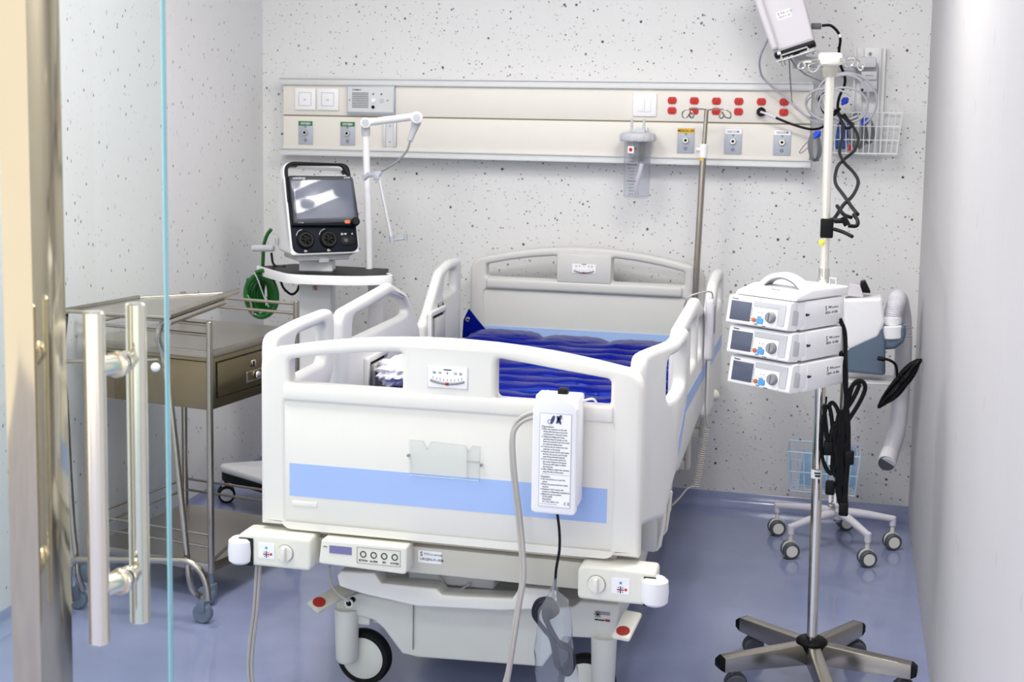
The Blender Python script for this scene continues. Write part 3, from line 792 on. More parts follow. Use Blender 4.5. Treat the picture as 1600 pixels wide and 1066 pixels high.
# coiled mains lead in a clear bag under the pump
b = MB('black').tube([W(*p, 3.19) for p in ((870, 797), (874, 830), (874, 860), (869, 890), (867, 922))], .0034, 8); pc = b.build('power_cord', ap)
b = MB('dgrey')
loop = [(838, 950), (846, 941), (862, 940), (868, 950), (862, 958), (852, 965), (860, 985), (873, 1005), (890, 1015), (893, 1035), (885, 1050), (872, 1045), (868, 1025), (862, 1000), (846, 980), (836, 965)]
for j in range(5):
    b.tube([W(p[0]+2.2*(j % 3-1)+.8*j, p[1]+2.0*((j*2) % 5-2), 3.185-.005*(j % 3)) for p in loop], .0050, 8, 'ink', smooth=4, closed=True)
b.box(tuple(W(848, 962, 3.18)), tuple(W(866, 942, 3.165)), .004, 'ink')
b.build('cord_coil', pc)
bag = MB('bag_film')
rings = []
vs = []; fs = []
prof = [(868, 905, 3, .004), (866, 922, 5, .006), (868, 935, 18, .02), (866, 955, 26, .028), (868, 985, 27, .03), (868, 1015, 30, .032), (870, 1045, 31, .026), (870, 1072, 31, .006)]
n = 28
for i, (x, y, hw, dy) in enumerate(prof):
    for k in range(n):
        a = 2*PI*k/n; wv = 1+.10*math.sin(3*a+i)+.07*math.sin(7*a+2*i)
        p = W(x+hw*math.cos(a)*wv, y+2*math.sin(2*a+i), 3.18+dy*math.sin(a)*wv); vs.append(p)
for i in range(len(prof)-1):
    for k in range(n): fs.append([i*n+k, i*n+(k+1) % n, (i+1)*n+(k+1) % n, (i+1)*n+k])
lab(bag.raw(vs, fs).build('clear_bag', pc, ang=60), 'clear plastic bag')
# grey double hose below the left bumper
dh = MB('hose_grey')
for o in (0, 6): dh.tube([W(p[0]+o*.9, p[1], 3.27) for p in ((401, 884), (399, 920), (396, 960), (391, 1000), (388, 1040), (391, 1075), (397, 1110))], .0048, 8)
tag(dh.build('drain_hose', None), 'pair of thin grey hoses hanging beneath the left corner bumper of the bed', 'hose')
# ---- drip pole standing at the head corner
dp = thing('drip_pole', (-.565, 5.302, .46), 'slim steel drip pole with a looped double hook leaning at the head of the bed', 'pole')
a, c = W(1085, 480, 5.302), W(1099, 240, 5.302); d = (a-c).normalized(); lo_ = a+d*.42
b = MB('steel').cyl(lo_, c, .0125, n=20); b.build('lower_tube', dp)
b = MB('steel').cyl(c, W(1104, 172, 5.302), .0085, n=16); b.build('upper_tube', dp)
b = MB('white').cyl(W(1098, 247, 5.302), W(1100, 225, 5.302), .016, n=20, bev=.002)
b.cyl(W(1097, 234, 5.302), W(1087, 234, 5.287), .008, n=12); b.build('height_collar', dp)
MB('yellow').cyl(W(1097.6, 251, 5.302), W(1098.1, 244, 5.302), .0132, n=20).build('yellow_band', dp)
for s in (-1, 1):
    hk = MB('steel')
    pts = [(1104, 171), (1104+s*14, 170), (1104+s*28, 170), (1104+s*37, 175), (1104+s*37, 183), (1104+s*29, 182), (1104+s*24, 174), (1104+s*20, 181), (1104+s*24, 184), (1104+s*28, 178)]
    hk.tube([W(x, y+(1 if s > 0 else 0), 5.302-.006*i*(i > 3)) for i, (x, y) in enumerate(pts)], .003, 8); hk.build('loop_hook', dp)
# ---- hand control hooked over the right rail
hc = thing('hand_control', (-.42, 4.5, .8), 'grey bed hand control with a coiled cord hooked over the right side rail', 'remote control')
b = MB('lavender')
b.box((-.425, 4.42, .775), (-.398, 4.50, .975), .011, seg=3); b.build('handset', hc)
b = MB('mgrey').box((-.3985, 4.435, .86), (-.3965, 4.485, .95), .0008); b.build('key_strip', hc)
b = MB('hose_grey').tube([(-.405, 4.46, .972), (-.41, 4.44, .997), (-.44, 4.40, .998), (-.475, 4.38, .985), (-.49, 4.40, .95)], .0028)
b.build('hook_wire', hc)
b = MB('hose_grey').tube([W(*p, 4.5) for p in ((1104, 560), (1103, 600), (1102, 640), (1106, 668))], .0028)
P = []
for i in range(240):
    t = i/239; c_ = W(1105-18*t, 668+92*t, 4.6-.2*t); a = t*27*2*PI
    P.append(c_+Vector((.011*math.cos(a), .011*math.sin(a), 0)))
b.tube(P, .0017, 5, smooth=0)
b.tube([W(1087, 760, 4.4), W(1075, 763, 4.35), W(1062, 778, 4.2), W(1050, 790, 4.0)], .0028); b.build('coiled_cord', hc)
# ================================================================ HEAD WALL PANEL
YP = 5.42
hp = thing('service_panel', (-1.22, 5.488, 1.36), 'long cream wall panel with red power sockets and gas outlets above the bed head', 'wall panel')
px0, px1 = -2.289, -.146
b = MB('fascia').box((px0, YP, 1.386), (px1, 5.487, 1.519), .002); b.box((px0, YP, 1.524), (px1, 5.487, 1.652), .002)
b.box((px0, YP+.004, 1.515), (px1, YP+.02, 1.528), 0, 'gap'); b.build('fascia', hp)
def railbar(z0, z1, name):
    b = MB('alu').prism([(0, z0), (.014, z0), (.014, z0+.004), (.006, z0+.006), (.006, z1-.006), (.014, z1-.004), (.014, z1), (0, z1)], px0-.014, px1+.006, [], 0,
        X=Matrix(((0, 0, 1, 0), (-1, 0, 0, YP), (0, 1, 0, 0), (0, 0, 0, 1))))
    b.box((px0-.013, YP, z0), (px1+.005, 5.487, z1))
    b.build(name, hp)
railbar(1.649, 1.678, 'top_rail'); railbar(1.358, 1.387, 'bottom_rail')
b = MB('alu').box((px0+.06, YP+.01, 1.677), (px1, 5.487, 1.683)).build('cable_cover', hp)
X0 = lambda x, z, d=0: T(x, YP-.0002-d, z) @ FXZ
def plate(x0, z0, x1, z1, m, name, d=.006, r=.002, par=hp):
    return MB(m).box((x0, YP-d, z0), (x1, YP+.001, z1), r).build(name, par)
for x0, x1 in ((-2.234, -2.144), (-2.135, -2.043)):
    o = plate(x0, 1.545, x1, 1.634, 'white', 'blank_plate', .009)
    c = (x0+x1)/2
    b = MB('white').prism(rrect(c-.028, 1.562, c+.028, 1.618, .003), 0, .0015, [rrect(c-.026, 1.564, c+.026, 1.616, .002)], 0, 'lgrey', X=T(0, YP-.0092, 0) @ FXZ)
    b.box((c-.006, YP-.0108, 1.586), (c+.006, YP-.009, 1.588), 0, 'mgrey'); b.box((c-.006, YP-.0108, 1.594), (c+.006, YP-.009, 1.5945), 0, 'lgrey')
    b.build('data_socket', o)
# nurse call intercom
o = plate(-2.004, 1.531, -1.798, 1.648, 'alu_plate', 'call_intercom', .016, .003)
MATS['alu_plate']
g = MB('alu', X=T(0, YP-.0162, 0) @ FXZ)
g.box((-1.999, 1.541, 0), (-1.803, 1.642, .001))
for k in range(9): g.box((-1.980, 1.558+k*.0072, .0008), (-1.909, 1.5612+k*.0072, .0018), 0, 'dgrey')
g.text('COMMAX', .009, 'ink', T(-1.98, 1.630, .0012))
lab(g.build('speaker_grille', o), 'slotted metal speaker grille')
for x, z, r, m_ in ((-1.887, 1.588, .010, 'white'), (-1.852, 1.588, .009, 'lgrey'), (-1.889, 1.561, .007, 'black'), (-1.888, 1.614, .003, 'black'), (-1.853, 1.614, .003, 'black'), (-1.99, 1.589, .003, 'mgrey'), (-1.826, 1.589, .003, 'mgrey')):
    MB(m_).cyl((x, YP-.016, z), (x, YP-.021, z), r, n=20, bev=.0008).build('button', o)
# gas outlets
def outlet(xc, w_, top, txt, col, z0=1.402, z1=1.499, tcol='pure', name='gas_outlet'):
    o = plate(xc-w_/2, z0, xc+w_/2, z1, 'alu_plate', name, .004, .001)
    l = MB(col, X=T(xc, YP-.0043, 0) @ FXZ).box((-w_/2+.001, z1-.019, 0), (w_/2-.001, z1-.001, .0006), 0)
    l.text(txt, .0125, tcol, T(0, z1-.0105, .0008), 'CENTER', sx=.85); l.build('outlet_label', o)
    v = MB('chrome').lathe([(.004, .004), (.006, .012), (.010, .012), (.0125, .006), (.0135, 0), (.0, 0)], 24, 'chrome', T(xc, YP-.004, 1.452) @ RX(PI/2))
    v.lathe([(0, .003), (.0045, .003), (.0045, .007), (0, .007)], 16, 'black', T(xc, YP-.004, 1.452) @ RX(PI/2)); v.build('valve', o)
    s_ = MB('ink', X=T(xc, YP-.0043, 1.420) @ FXZ); s_.lathe([(.004, 0), (.006, 0), (.006, .0006), (.004, .0006)], 14, 'ink', closed=True)
    s_.lathe([(.0025, 0), (.004, 0), (.004, .0006), (.0025, .0006)], 10, 'ink', T(0, z1-1.420-.024, 0), closed=True); s_.build('outlet_symbol', o)
outlet(-2.189, .063, 1, 'OXYGEN', 'green_label'); outlet(-2.004, .064, 1, 'OXYGEN', 'green_label')
outlet(-.615, .066, 1, 'MEDICAL AIR', 'yellow', tcol='ink'); outlet(-.434, .067, 1, 'VACUUM', 'pure', tcol='ink_blue', z0=1.402); outlet(-.249, .066, 1, 'VACUUM', 'pure', tcol='ink_blue')
# upright equipment track
b = MB('alu').box((-1.848, YP-.004, 1.402), (-1.793, YP, 1.503)); b.box((-1.848, YP-.012, 1.402), (-1.838, YP, 1.503), .001); b.box((-1.803, YP-.012, 1.402), (-1.793, YP, 1.503), .001)
for z in (1.42, 1.485): b.cyl((-1.8205, YP-.003, z), (-1.8205, YP-.006, z), .003, n=10, m='mgrey')
b.build('equipment_track', hp)
# light switch
o = plate(-.824, 1.542, -.732, 1.630, 'white', 'light_switch', .009)
b = MB('white').box((-.803, YP-.012, 1.560), (-.7785, YP-.008, 1.616), .001); b.box((-.7775, YP-.012, 1.560), (-.753, YP-.008, 1.616), .001); b.build('rocker', o)
# red duplex sockets
for i, x in enumerate((-.672, -.587, -.502, -.417, -.332, -.247)):
    o = None
    for z in (1.605, 1.566):
        P = [(.0175*math.cos(a)*1.0, .0175*math.sin(a)) for a in [2*PI*k/28 for k in range(28)]]
        P = [(px, max(-.0135, min(.0135, pz_))) for px, pz_ in P]
        s_ = MB('red').prism(P, 0, .005, [], .001, X=X0(x, z))
        for dx in (-.006, .006): s_.box((dx-.001, .000, .0045), (dx+.001, .007, .0056), 0, 'shadow_black', X0(x, z))
        s_.lathe([(0, .0045), (.0022, .0045), (.0022, .0056), (0, .0056)], 10, 'shadow_black', X0(x, z-.006))
        s_.build('power_socket', hp)
    MB('lgrey').cyl((x, YP, 1.5855), (x, YP-.002, 1.5855), .0025, n=10).build('socket_screw', hp)
# plug in the fifth lower socket, lead running to the right
pl = thing('power_lead', (-.33, 5.40, 1.566), 'black power plug in the fifth lower red socket, its lead curving right to the monitor', 'cable')
b = MB('black').cyl((-.331, YP-.006, 1.566), (-.331, YP-.030, 1.566), .018, .0155, n=24, bev=.003); b.build('plug', pl)
MB('hose_white').tube([(-.331, 5.388, 1.566), W(1198, 178, 5.37), W(1214, 185, 5.37)], .004).build('cord_sleeve', pl)
b = MB('black').tube([W(*p) for p in ((1212, 184, 5.37), (1240, 195, 5.37), (1268, 202, 5.36), (1288, 197, 5.33), (1302, 180, 5.3), (1312, 170, 5.28), (1290, 178, 5.27), (1280, 165, 5.28), (1282, 150, 5.30), (1296, 143, 5.3))], .0048, 8)
b.build('cord', pl)

# ================================================================ SUCTION JAR
sj = thing('suction_jar', (-.79, 5.36, 1.225), 'clear suction jar with a grey lid and graduated scale hanging from the wall panel', 'suction canister')
cx, cy = -.793, 5.352
b = MB('clear_plastic').lathe([(0, 1.226), (.045, 1.226), (.049, 1.231), (.050, 1.24), (.053, 1.445), (.0515, 1.445), (.0485, 1.24), (.047, 1.2335), (0, 1.2295)], 36, X=T(cx, cy, 0)); b.build('jar', sj)
b = MB('lgrey').lathe([(0, 1.452), (.054, 1.446), (.067, 1.447), (.069, 1.452), (.069, 1.470), (.064, 1.477), (.05, 1.48), (0, 1.482)], 36, 'lgrey', T(cx, cy, 0))
for k in range(16): a = 2*PI*k/16; b.box((.064, -.006, 1.449), (.071, .006, 1.469), .002, 'lgrey', T(cx, cy, 0) @ RZ(a))
b.box((-.02, -.02, 1.478), (.03, .02, 1.492), .004, 'lgrey', T(cx, cy, 0))
li = b.build('lid', sj)
for dx in (-.024, .023):
    MB('lgrey').cyl((cx+dx, cy, 1.48), (cx+dx, cy, 1.532), .006, .0045, n=14).build('hose_spout', li)
b = MB('lgrey').cyl((cx+.005, cy, 1.37), (cx+.005, cy, 1.45), .022, .027, n=20, m='clear_plastic'); b.cyl((cx-.015, cy, 1.39), (cx-.015, cy, 1.45), .007, n=12, m='lgrey'); b.build('float_valve', sj)
s_ = MB('ink')
for k in range(15):
    z = 1.245+k*.0125; big = k % 5 == 4
    R_ = .0535; w_ = .75 if big else .38
    s_.tube([(cx+R_*math.sin(a), cy-R_*math.cos(a), z) for a in [(-.25-w_/2+w_*q/6) for q in range(7)]], .0007 if not big else .0011, 5, smooth=0)
s_.build('scale_marks', sj)
b = MB('white').prism(rrect(-.013, -.013, .013, .013, .003), 0, .0008, [], 0, 'pure', T(cx-.018, cy-.051, 1.415) @ RZ(-.35) @ FXZ); b.lathe([(0, .0008), (.008, .0008), (.008, .0014), (0, .0014)], 16, 'red', T(cx-.018, cy-.051, 1.415) @ RZ(-.35) @ FXZ)
lab(b.build('warning_sticker', sj), 'small red and white sticker')
b = MB('lavender').tube([(cx+.02, cy-.01, 1.36), (cx+.012, cy-.02, 1.32), (cx, cy-.02, 1.27), (cx+.005, cy-.01, 1.24)], .009, 10); b.tube([(cx+.018, cy-.01, 1.35), (cx+.01, cy-.012, 1.335)], .006, 8, 'ink'); b.build('inner_tube', sj)
MB('alu').box((cx-.03, 5.395, 1.44), (cx+.03, YP-.001, 1.50), .003).build('wall_bracket', sj)

# ================================================================ VENTILATOR
vt = thing('ventilator', (-1.95, 4.98, 0), 'white ventilator with a dark touchscreen on a wheeled column in the left corner', 'ventilator')
phi = math.radians(40); tl = math.radians(19)
ob = W(510, 397, 4.88)                                    # centre of the lower front edge
VX = T(*ob) @ RZ(phi)                                     # local x along the front, y into the body, z up
XF = VX @ RX(-tl) @ FXZ                                    # front plane: local x right, y up, z towards the viewer
Wd, Hh = .135, .365
fout = rounded([(-Wd, .0, .035), (Wd, .0, .035), (Wd, Hh-.01, .05), (-Wd, Hh, .045)], 6)
# side view of the body: the white shell behind the front
b = MB('white')
side = rounded([(.0, -.004, .01), (.19, .0, .03), (.20, .12, .03), (.125, Hh*math.cos(tl)+.0, .03), (.108, Hh*math.cos(tl)+.004, .01)], 4)
SX = VX @ Matrix(((0, 0, 1, 0), (1, 0, 0, 0), (0, 1, 0, 0), (0, 0, 0, 1)))
side_low = rounded([(.0, -.004, .01), (.19, .0, .03), (.20, .16, .03), (.128, .29, .02), (.095, .29, .01)], 4)
b.prism(side_low, -Wd+.0, Wd-.0, [], .012, X=SX, res=3)
b.prism(fout, -.05, -.002, [rounded([(-Wd+.016, .297, .01), (Wd-.022, .297, .01), (Wd-.03, Hh-.03, .03), (-Wd+.016, Hh-.016, .03)], 5)], .004, X=XF)
hs = b.build('housing', vt)
b = MB('navy').prism(rounded([(-Wd+.006, .006, .03), (Wd-.006, .006, .03), (Wd-.006, .30, .01), (-Wd+.006, .30, .01)], 6), -.01, .004, [], .002, X=XF)
fp = b.build('front_panel', vt)
b = MB('navy').prism(rounded([(-Wd+.007, .108, .012), (Wd+.003, .100, .02), (Wd-.003, .298, .02), (-Wd+.010, .302, .012)], 6), 0, .022, [], .004, X=XF)
b.text('mindray', .015, 'pure', XF @ T(-Wd+.028, .291, .0224)); b.text('SV300', .009, 'pure', XF @ T(Wd-.04, .290, .0224))
b.text('-- o o', .009, 'pure', XF @ T(-Wd+.03, .119, .0224))
b.build('monitor_bezel', vt)
b = MB('screen').box((-Wd+.026, .134, .020), (Wd-.014, .281, .0232), .001, 'screen', XF); b.build('touch_screen', vt)
b = MB('clear_plastic', X=XF)
pg = []; nx, ny = 16, 12
for j in range(ny+1):
    for i in range(nx+1):
        pg.append((-Wd+.014+(2*Wd-.02)*i/nx, .116+.18*j/ny, .0255+.0010*math.sin(i*.5+j*.3)+.0006*math.sin(j*.9-i*.3)))
b.raw(pg, [[j*(nx+1)+i, j*(nx+1)+i+1, (j+1)*(nx+1)+i+1, (j+1)*(nx+1)+i] for j in range(ny) for i in range(nx)])
o = b.build('protective_film', vt); md = o.modifiers.new('t', 'SOLIDIFY'); md.thickness = .0004
MB('orange').prism(rrect(-.011, -.007, .011, .007, .006), 0, .003, [], .001, X=XF @ T(Wd-.046, .117, .0215)).build('alarm_button', vt)
MB('black').lathe([(0, .02), (.012, .02), (.016, .016), (.017, 0), (0, 0)], 24, X=XF @ T(Wd-.016, .115, .02)).build('menu_knob', vt)
for x, r in ((-.078, .034), (.012, .034)):
    k = MB('black', X=XF @ T(x, .055, .003)); k.lathe([(0, .006), (r*.55, .007), (r*.6, .014), (r*.85, .014), (r, .008), (r, 0), (0, 0)], 32)
    for q in range(3): k.box((-r*.55, -.003, .005), (r*.55, .003, .016), .002, 'rubber', RZ(q*PI/3))
    k.tube([(-.030*math.cos(a)-.004, .030*math.sin(a)+.012, .0015) for a in (.2, .6, 1.0, 1.4)], .0008, 5, 'pure', smooth=3)
    k.text('O-', .012, 'pure', T(-.002, -.042, .0012), 'CENTER')
    k.build('gas_port', fp)
k = MB('black', X=XF @ T(.092, .048, .003)); k.prism(rrect(-.030, -.018, .030, .018, .015), 0, .004, [], .002); k.lathe([(.004, .004), (.006, .004), (.006, .008), (.004, .008)], 14, 'mgrey', T(-.012, 0, 0), closed=True)
k.text('20 40', .010, 'pure', T(-.028, .026, .0012)); k.text('A', .010, 'pure', T(.014, .026, .0012)); k.build('nebuliser_port', fp)
# carry handle
b = MB('black'); b.prism(rounded([(-Wd+.004, .20, .01), (-Wd+.016, .20, .003), (-Wd+.017, Hh-.018, .028), (Wd-.038, Hh-.022, .02), (Wd-.016, .29, .003), (Wd-.004, .29, .003), (Wd-.010, Hh-.014, .05), (-Wd+.005, Hh-.003, .042)], 6), -.03, .010, [], .004, X=XF)
b.build('carry_handle', vt)
q = W(432, 377, 4.92); b = MB('mgrey').box((-.004, -.012, -.014), (.004, .012, .014), .004, 'lgrey', T(*q) @ RZ(phi)); b.build('side_catch', vt)
# swivel, column, tray, spigot
b = MB('white', X=VX)
b.box((-.105, .03, -.028), (.105, .20, -.008), .006, 'lgrey'); b.box((-.02, .026, -.036), (.02, .05, -.01), .003, 'lgrey'); b.build('swivel_plate', vt)
cx_, cy_ = W(496, 430, 4.99).x, 4.99
b = MB('white').box((-.064, -.05, .16), (.064, .05, .985), .012, 'white', T(cx_, cy_, 0) @ RZ(math.radians(12)), seg=3); b.build('column', vt)
st = MB('pure', X=T(cx_, cy_, 0) @ RZ(math.radians(12)) @ T(-.0, -.0512, .873) @ FXZ)
st.lathe([(.008, 0), (.010, 0), (.010, .0006), (.008, .0006)], 20, 'red', closed=True); st.box((-.001, -.009, 0), (.001, .009, .0007), 0, 'red', RZ(.8)); st.box((-.0025, -.005, 0), (.0025, .006, .0005), 0, 'ink'); lab(st.build('warning_symbol', vt), 'red no-push symbol')
b = MB('white').cyl(W(395, 388, 4.98), W(428, 388, 4.96), .013, n=18, m='lgrey', bev=.003); b.build('side_spigot', vt)
# tray: rounded U rim with a black well
TP = [W(606, 420, 4.96), W(608, 429, 4.90), W(560, 436, 4.83), W(500, 437, 4.80), W(455, 434, 4.80), W(432, 424, 4.86), W(403, 414, 5.0)]
for p in TP: p.z = .925
rim = MB('white')
cen = [p.copy() for p in catmull(TP, 5)]
vs = []; fs = []
n_ = len(cen)
for i, p in enumerate(cen):
    t = (cen[min(i+1, n_-1)]-cen[max(i-1, 0)]).normalized(); nn = Vector((t.y, -t.x, 0))
    for (d, z) in ((-.005, -.018), (.005, -.018), (.007, -.012), (.007, .012), (.004, .016), (-.004, .016), (-.006, .012)): vs.append(p+nn*d+Vector((0, 0, z)))
for i in range(n_-1):
    for k in range(7): fs.append([i*7+k, i*7+(k+1) % 7, (i+1)*7+(k+1) % 7, (i+1)*7+k])
fs.append(list(range(7))); fs.append([(n_-1)*7+k for k in range(7)][::-1])
rim.raw(vs, fs); rim.build('tray_rim', vt, ang=50)
b = MB('black'); ring = cen+[Vector((-2.12, 5.13, .925)), Vector((-1.72, 5.11, .925))]
bl = [(p.x, p.y) for p in ring]; b.prism(bl, .925, .938, [], 0); b.build('tray_well', vt)
b = MB('white').box((cx_-.10, cy_-.0, .895), (cx_+.10, cy_+.05, .91), .004); b.build('tray_support', vt)
MB('lavender').box((-.032, -.03, .16), (.032, .03, .90), .008, 'lavender', T(W(590, 500, 5.12).x, 5.12, 0)).build('rear_column', vt)
# wheeled base
BZ = .135
def basepoly(r0, a): pass
b = MB('white')
bp_ = rounded([(-2.37, 4.90, .04), (-2.10, 4.76, .08), (-1.62, 4.76, .08), (-1.55, 4.90, .04), (-1.75, 5.02, .06), (-1.68, 5.30, .05), (-2.22, 5.30, .05), (-2.16, 5.03, .06)], 5)
b.prism(bp_, .135, .165, [], .012); bo = b.build('base', vt)
b = MB('black').prism([(-1.96+(x+1.96)*.985, 5.0+(y-5.0)*.97) for x, y in bp_], .10, .136, [], .006); b.build('base_underside', vt)
def twin_caster(x, y, r, par, rz=0, m1='white', m2='dgrey', name='caster', stem=.10, w_=.016):
    c = MB(m2, X=T(x, y, 0) @ RZ(rz))
    for s in (-1, 1): c.lathe([(0, -.008), (r*.8, -.008), (r, -.005), (r, .005), (r*.8, .008), (0, .008)], 28, m2, T(0, s*w_, r) @ RX(PI/2)); c.lathe([(0, .0082), (r*.72, .0082), (r*.74, .010), (0, .0105)], 24, m1, T(0, s*w_ - (0), r) @ RX(PI/2 if s < 0 else -PI/2))
    c.box((-r*.5, -w_+.006, r*.6), (r*.6, w_-.006, r*2.1), .004, m1); c.cyl((0, 0, r*1.9), (0, 0, stem), .008, n=12, m=m2)
    return c.build(name, par)
twin_caster(-2.335, 4.945, .034, vt, .5, 'white', 'black', stem=.11); twin_caster(-1.62, 4.85, .034, vt, .1, 'white', 'black', stem=.11)
twin_caster(-2.18, 5.25, .034, vt, .1, 'white', 'black', stem=.11); twin_caster(-1.74, 5.25, .034, vt, .1, 'white', 'black', stem=.11)
# circuit support arm
b = MB('white').cyl(W(577, 420, 5.08), W(571, 188, 5.08), .0135, n=20); b.cyl(W(572, 212, 5.08), W(571, 194, 5.08), .017, n=20, m='lgrey'); b.build('arm_post', vt)
b = MB('lgrey').cyl(W(566, 204, 5.06), W(569, 180, 5.06), .0, n=8) if False else MB('white')
b.cyl(W(572, 192, 5.10), W(571, 192, 5.04), .021, n=24, m='white', bev=.003); b.cyl(W(571, 192, 5.04), W(571, 192, 5.038), .014, n=20, m='lgrey')
b.tube([W(576, 191, 5.07), W(648, 182, 5.0)], .0145, 16, smooth=0); b.cyl(W(651, 184, 5.03), W(651, 184, 4.965), .023, n=24, bev=.004); b.cyl(W(651, 184, 4.965), W(651, 184, 4.962), .014, n=20, m='lgrey')
b.build('arm_beam', vt)
b = MB('lgrey').cyl(W(651, 190, 5.0), W(646, 206, 5.0), .019, .012, n=16); b.cyl(W(646, 205, 5.0), W(640, 221, 5.0), .012, .010, n=16); b.build('arm_joint', vt)
b = MB('dgrey').tube([W(*p, 4.99) for p in ((641, 219), (636, 235), (622, 251), (606, 262), (592, 270))], .0042, 10, 'mgrey'); b.build('gooseneck', vt)
b = MB('alu_plate').box((-.028, -.007, -.008), (.024, .007, .008), .004, 'alu_plate', T(*W(587, 272, 4.98)) @ RY(-.25)); b.box((-.012, -.010, -.016), (.012, .010, .010), .004, 'alu_plate', T(*W(589, 275, 4.98)))
b.cyl(W(577, 272, 4.98), W(568, 280, 4.98), .009, n=14); b.build('tube_clamp', vt)
b = MB('steel_sheet').cyl(W(592, 276, 4.98), W(612, 373, 4.98), .0062, n=14, m='alu'); b.build('arm_rod', vt)
b = MB('alu_plate').cyl(W(613, 379, 4.98), W(612, 369, 4.98), .010, n=16); b.box((0, -.005, -.005), (.055, .005, .005), .003, 'alu_plate', T(*W(613, 376, 4.98)) @ RY(-.2)); b.cyl(W(634, 376, 4.97), W(634, 366, 4.97), .007, n=12)
b.build('tube_hook', vt)
b = MB('black').tube([W(*p, 5.02) for p in ((424, 395), (427, 412), (436, 418), (446, 417))], .005, 8); b.tube([W(*p, 5.05) for p in ((437, 434), (443, 450), (455, 460), (464, 455), (467, 446))], .005, 8); b.build('power_cable', vt)
# green oxygen hose coil
gh = thing('oxygen_hose', tuple(W(412, 460, 4.99)), 'shiny green oxygen hose coiled and hanging from the left of the ventilator tray', 'hose')
b = MB('green_hose')
b.tube([W(*p, 5.03) for p in ((424, 358), (417, 368), (412, 385), (411, 405), (410, 425))], .0075, 10)
for j in range(7):
    rx, ry, ox = 24-j*3.0, 33-j*1.5, (j-3)*1.2
    P = [W(412+ox+rx*math.cos(a)*(1+.05*math.sin(2*a+j)), 462+ry*math.sin(a)+1.5*(j % 3), 4.97+.012*j+.01*math.sin(a)) for a in [2*PI*k/16+.3*j for k in range(16)]]
    b.tube(P, .0105, 10, closed=True, smooth=4)
b.tube([W(*p, 4.94) for p in ((399, 426), (410, 423), (421, 427), (432, 437))], .008, 10); b.build('coil', gh)
b = MB('green_hose').tube([W(*p, 4.96) for p in ((388, 435), (385, 450), (386, 463))], .007, 10); b.cyl(W(386, 462, 4.96), W(391, 470, 4.96), .009, n=14, m='green_hose'); b.cyl(W(391, 470, 4.96), W(396, 492, 4.96), .006, n=14, m='steel'); b.build('hose_end', gh)
b = MB('pure').tube([W(*p, 4.93) for p in ((397, 425), (404, 440), (411, 460), (420, 480))], .0022, 6, 'lgrey'); b.build('cable_tie', gh)
# ================================================================ DRAWER TROLLEY
th = math.atan2(.17, .985)
TX = T(-1.895, 3.90, 0) @ RZ(-th)          # origin: front right post; local x runs back to the left, y to the rear
tr = thing('drawer_trolley', (-1.895, 3.90, 0), 'stainless steel treatment trolley with a locked drawer and guard rails by the left wall', 'trolley', -th)
Wt, Dt = .47, .50
X_ = TX
def post(x, y):
    b = MB('steel', X=X_).cyl((x, y, .10), (x, y, .905), .0105, n=20, bev=.002); b.build('post', tr)
for x in (0, -Wt):
    for y in (0, Dt): post(x, y)
b = MB('steel_sheet', X=X_).box((-Wt, 0, .805), (0, Dt, .812)); b.box((-Wt-.005, -.008, .79), (.006, -.002, .812), .001, 'steel'); b.box((.002, -.008, .79), (.008, Dt+.008, .812), .001, 'steel')
b.build('top_shelf', tr)
b = MB('steel_dark_reflect', X=X_).box((-Wt+.004, -.004, .625), (.004, Dt, .789), .003); b.box((-Wt, -.006, .776), (.004, -.003, .7785), 0, 'shadow_black'); cab = b.build('drawer_cabinet', tr)
b = MB('steel_dark_reflect', X=X_).box((.004, .030, .660), (.010, .43, .770), .0015)
for (a, c) in (((.0042, .026, .656), (.0052, .434, .774)),): b.box(a, c, 0, 'shadow_black')
dr = b.build('drawer', tr)
b = MB('steel', X=X_).prism(rrect(.185, .678, .285, .715, .004), .009, .012, [rrect(.193, .684, .277, .709, .003)], .001, X=FYZ); b.box((.0095, .193, .684), (.0105, .277, .709), 0, 'steel_dark_reflect')
b.ball((.016, .243, .697), .013, 'chrome', sc=(.6, 1, 1)); b.build('drawer_pull', dr)
b = MB('steel', X=X_).lathe([(0, .0), (.012, 0), (.012, .003), (.007, .005), (0, .005)], 20, 'chrome', T(.010, .225, .738) @ RY(PI/2)); b.box((.014, .217, .727), (.016, .224, .745), 0, 'shadow_black'); b.build('drawer_lock', dr)
b = MB('steel', X=X_)
rails = []
for z in (.862, .895):
    for (p, q) in (((0, 0), (-Wt, 0)), ((-Wt, 0), (-Wt, Dt)), ((-Wt, Dt), (0, Dt))):
        MB('steel', X=X_).cyl((p[0], p[1], z), (q[0], q[1], z), .0055, n=12).build('guard_rail', tr)
for z in (.185, .225):
    for (p, q) in (((0, 0), (-Wt, 0)), ((-Wt, 0), (-Wt, Dt)), ((-Wt, Dt), (0, Dt))):
        MB('steel', X=X_).cyl((p[0], p[1], z), (q[0], q[1], z), .0045, n=12).build('guard_rail', tr)
b = MB('steel_sheet', X=X_).box((-Wt, 0, .125), (0, Dt, .132), m='steel_sheet'); b.box((-Wt-.004, -.006, .105), (.006, .0, .132), .001, 'steel_sheet'); b.box((0, -.006, .105), (.006, Dt+.006, .132), .001, 'steel_dark_reflect')
b.build('bottom_shelf', tr)
for x in (0, -Wt):
    for y in (0, Dt):
        c = MB('caster_blue', X=X_ @ T(x, y, 0)); c.cyl((0, 0, .06), (0, 0, .10), .009, n=12)
        c.lathe([(0, -.013), (.025, -.013), (.031, -.008), (.031, .008), (.025, .013), (0, .013)], 28, X=T(-.012, -.01, .031) @ RX(PI/2)); c.box((-.018, -.022, .03), (.012, .018, .068), .005); c.build('caster', tr)
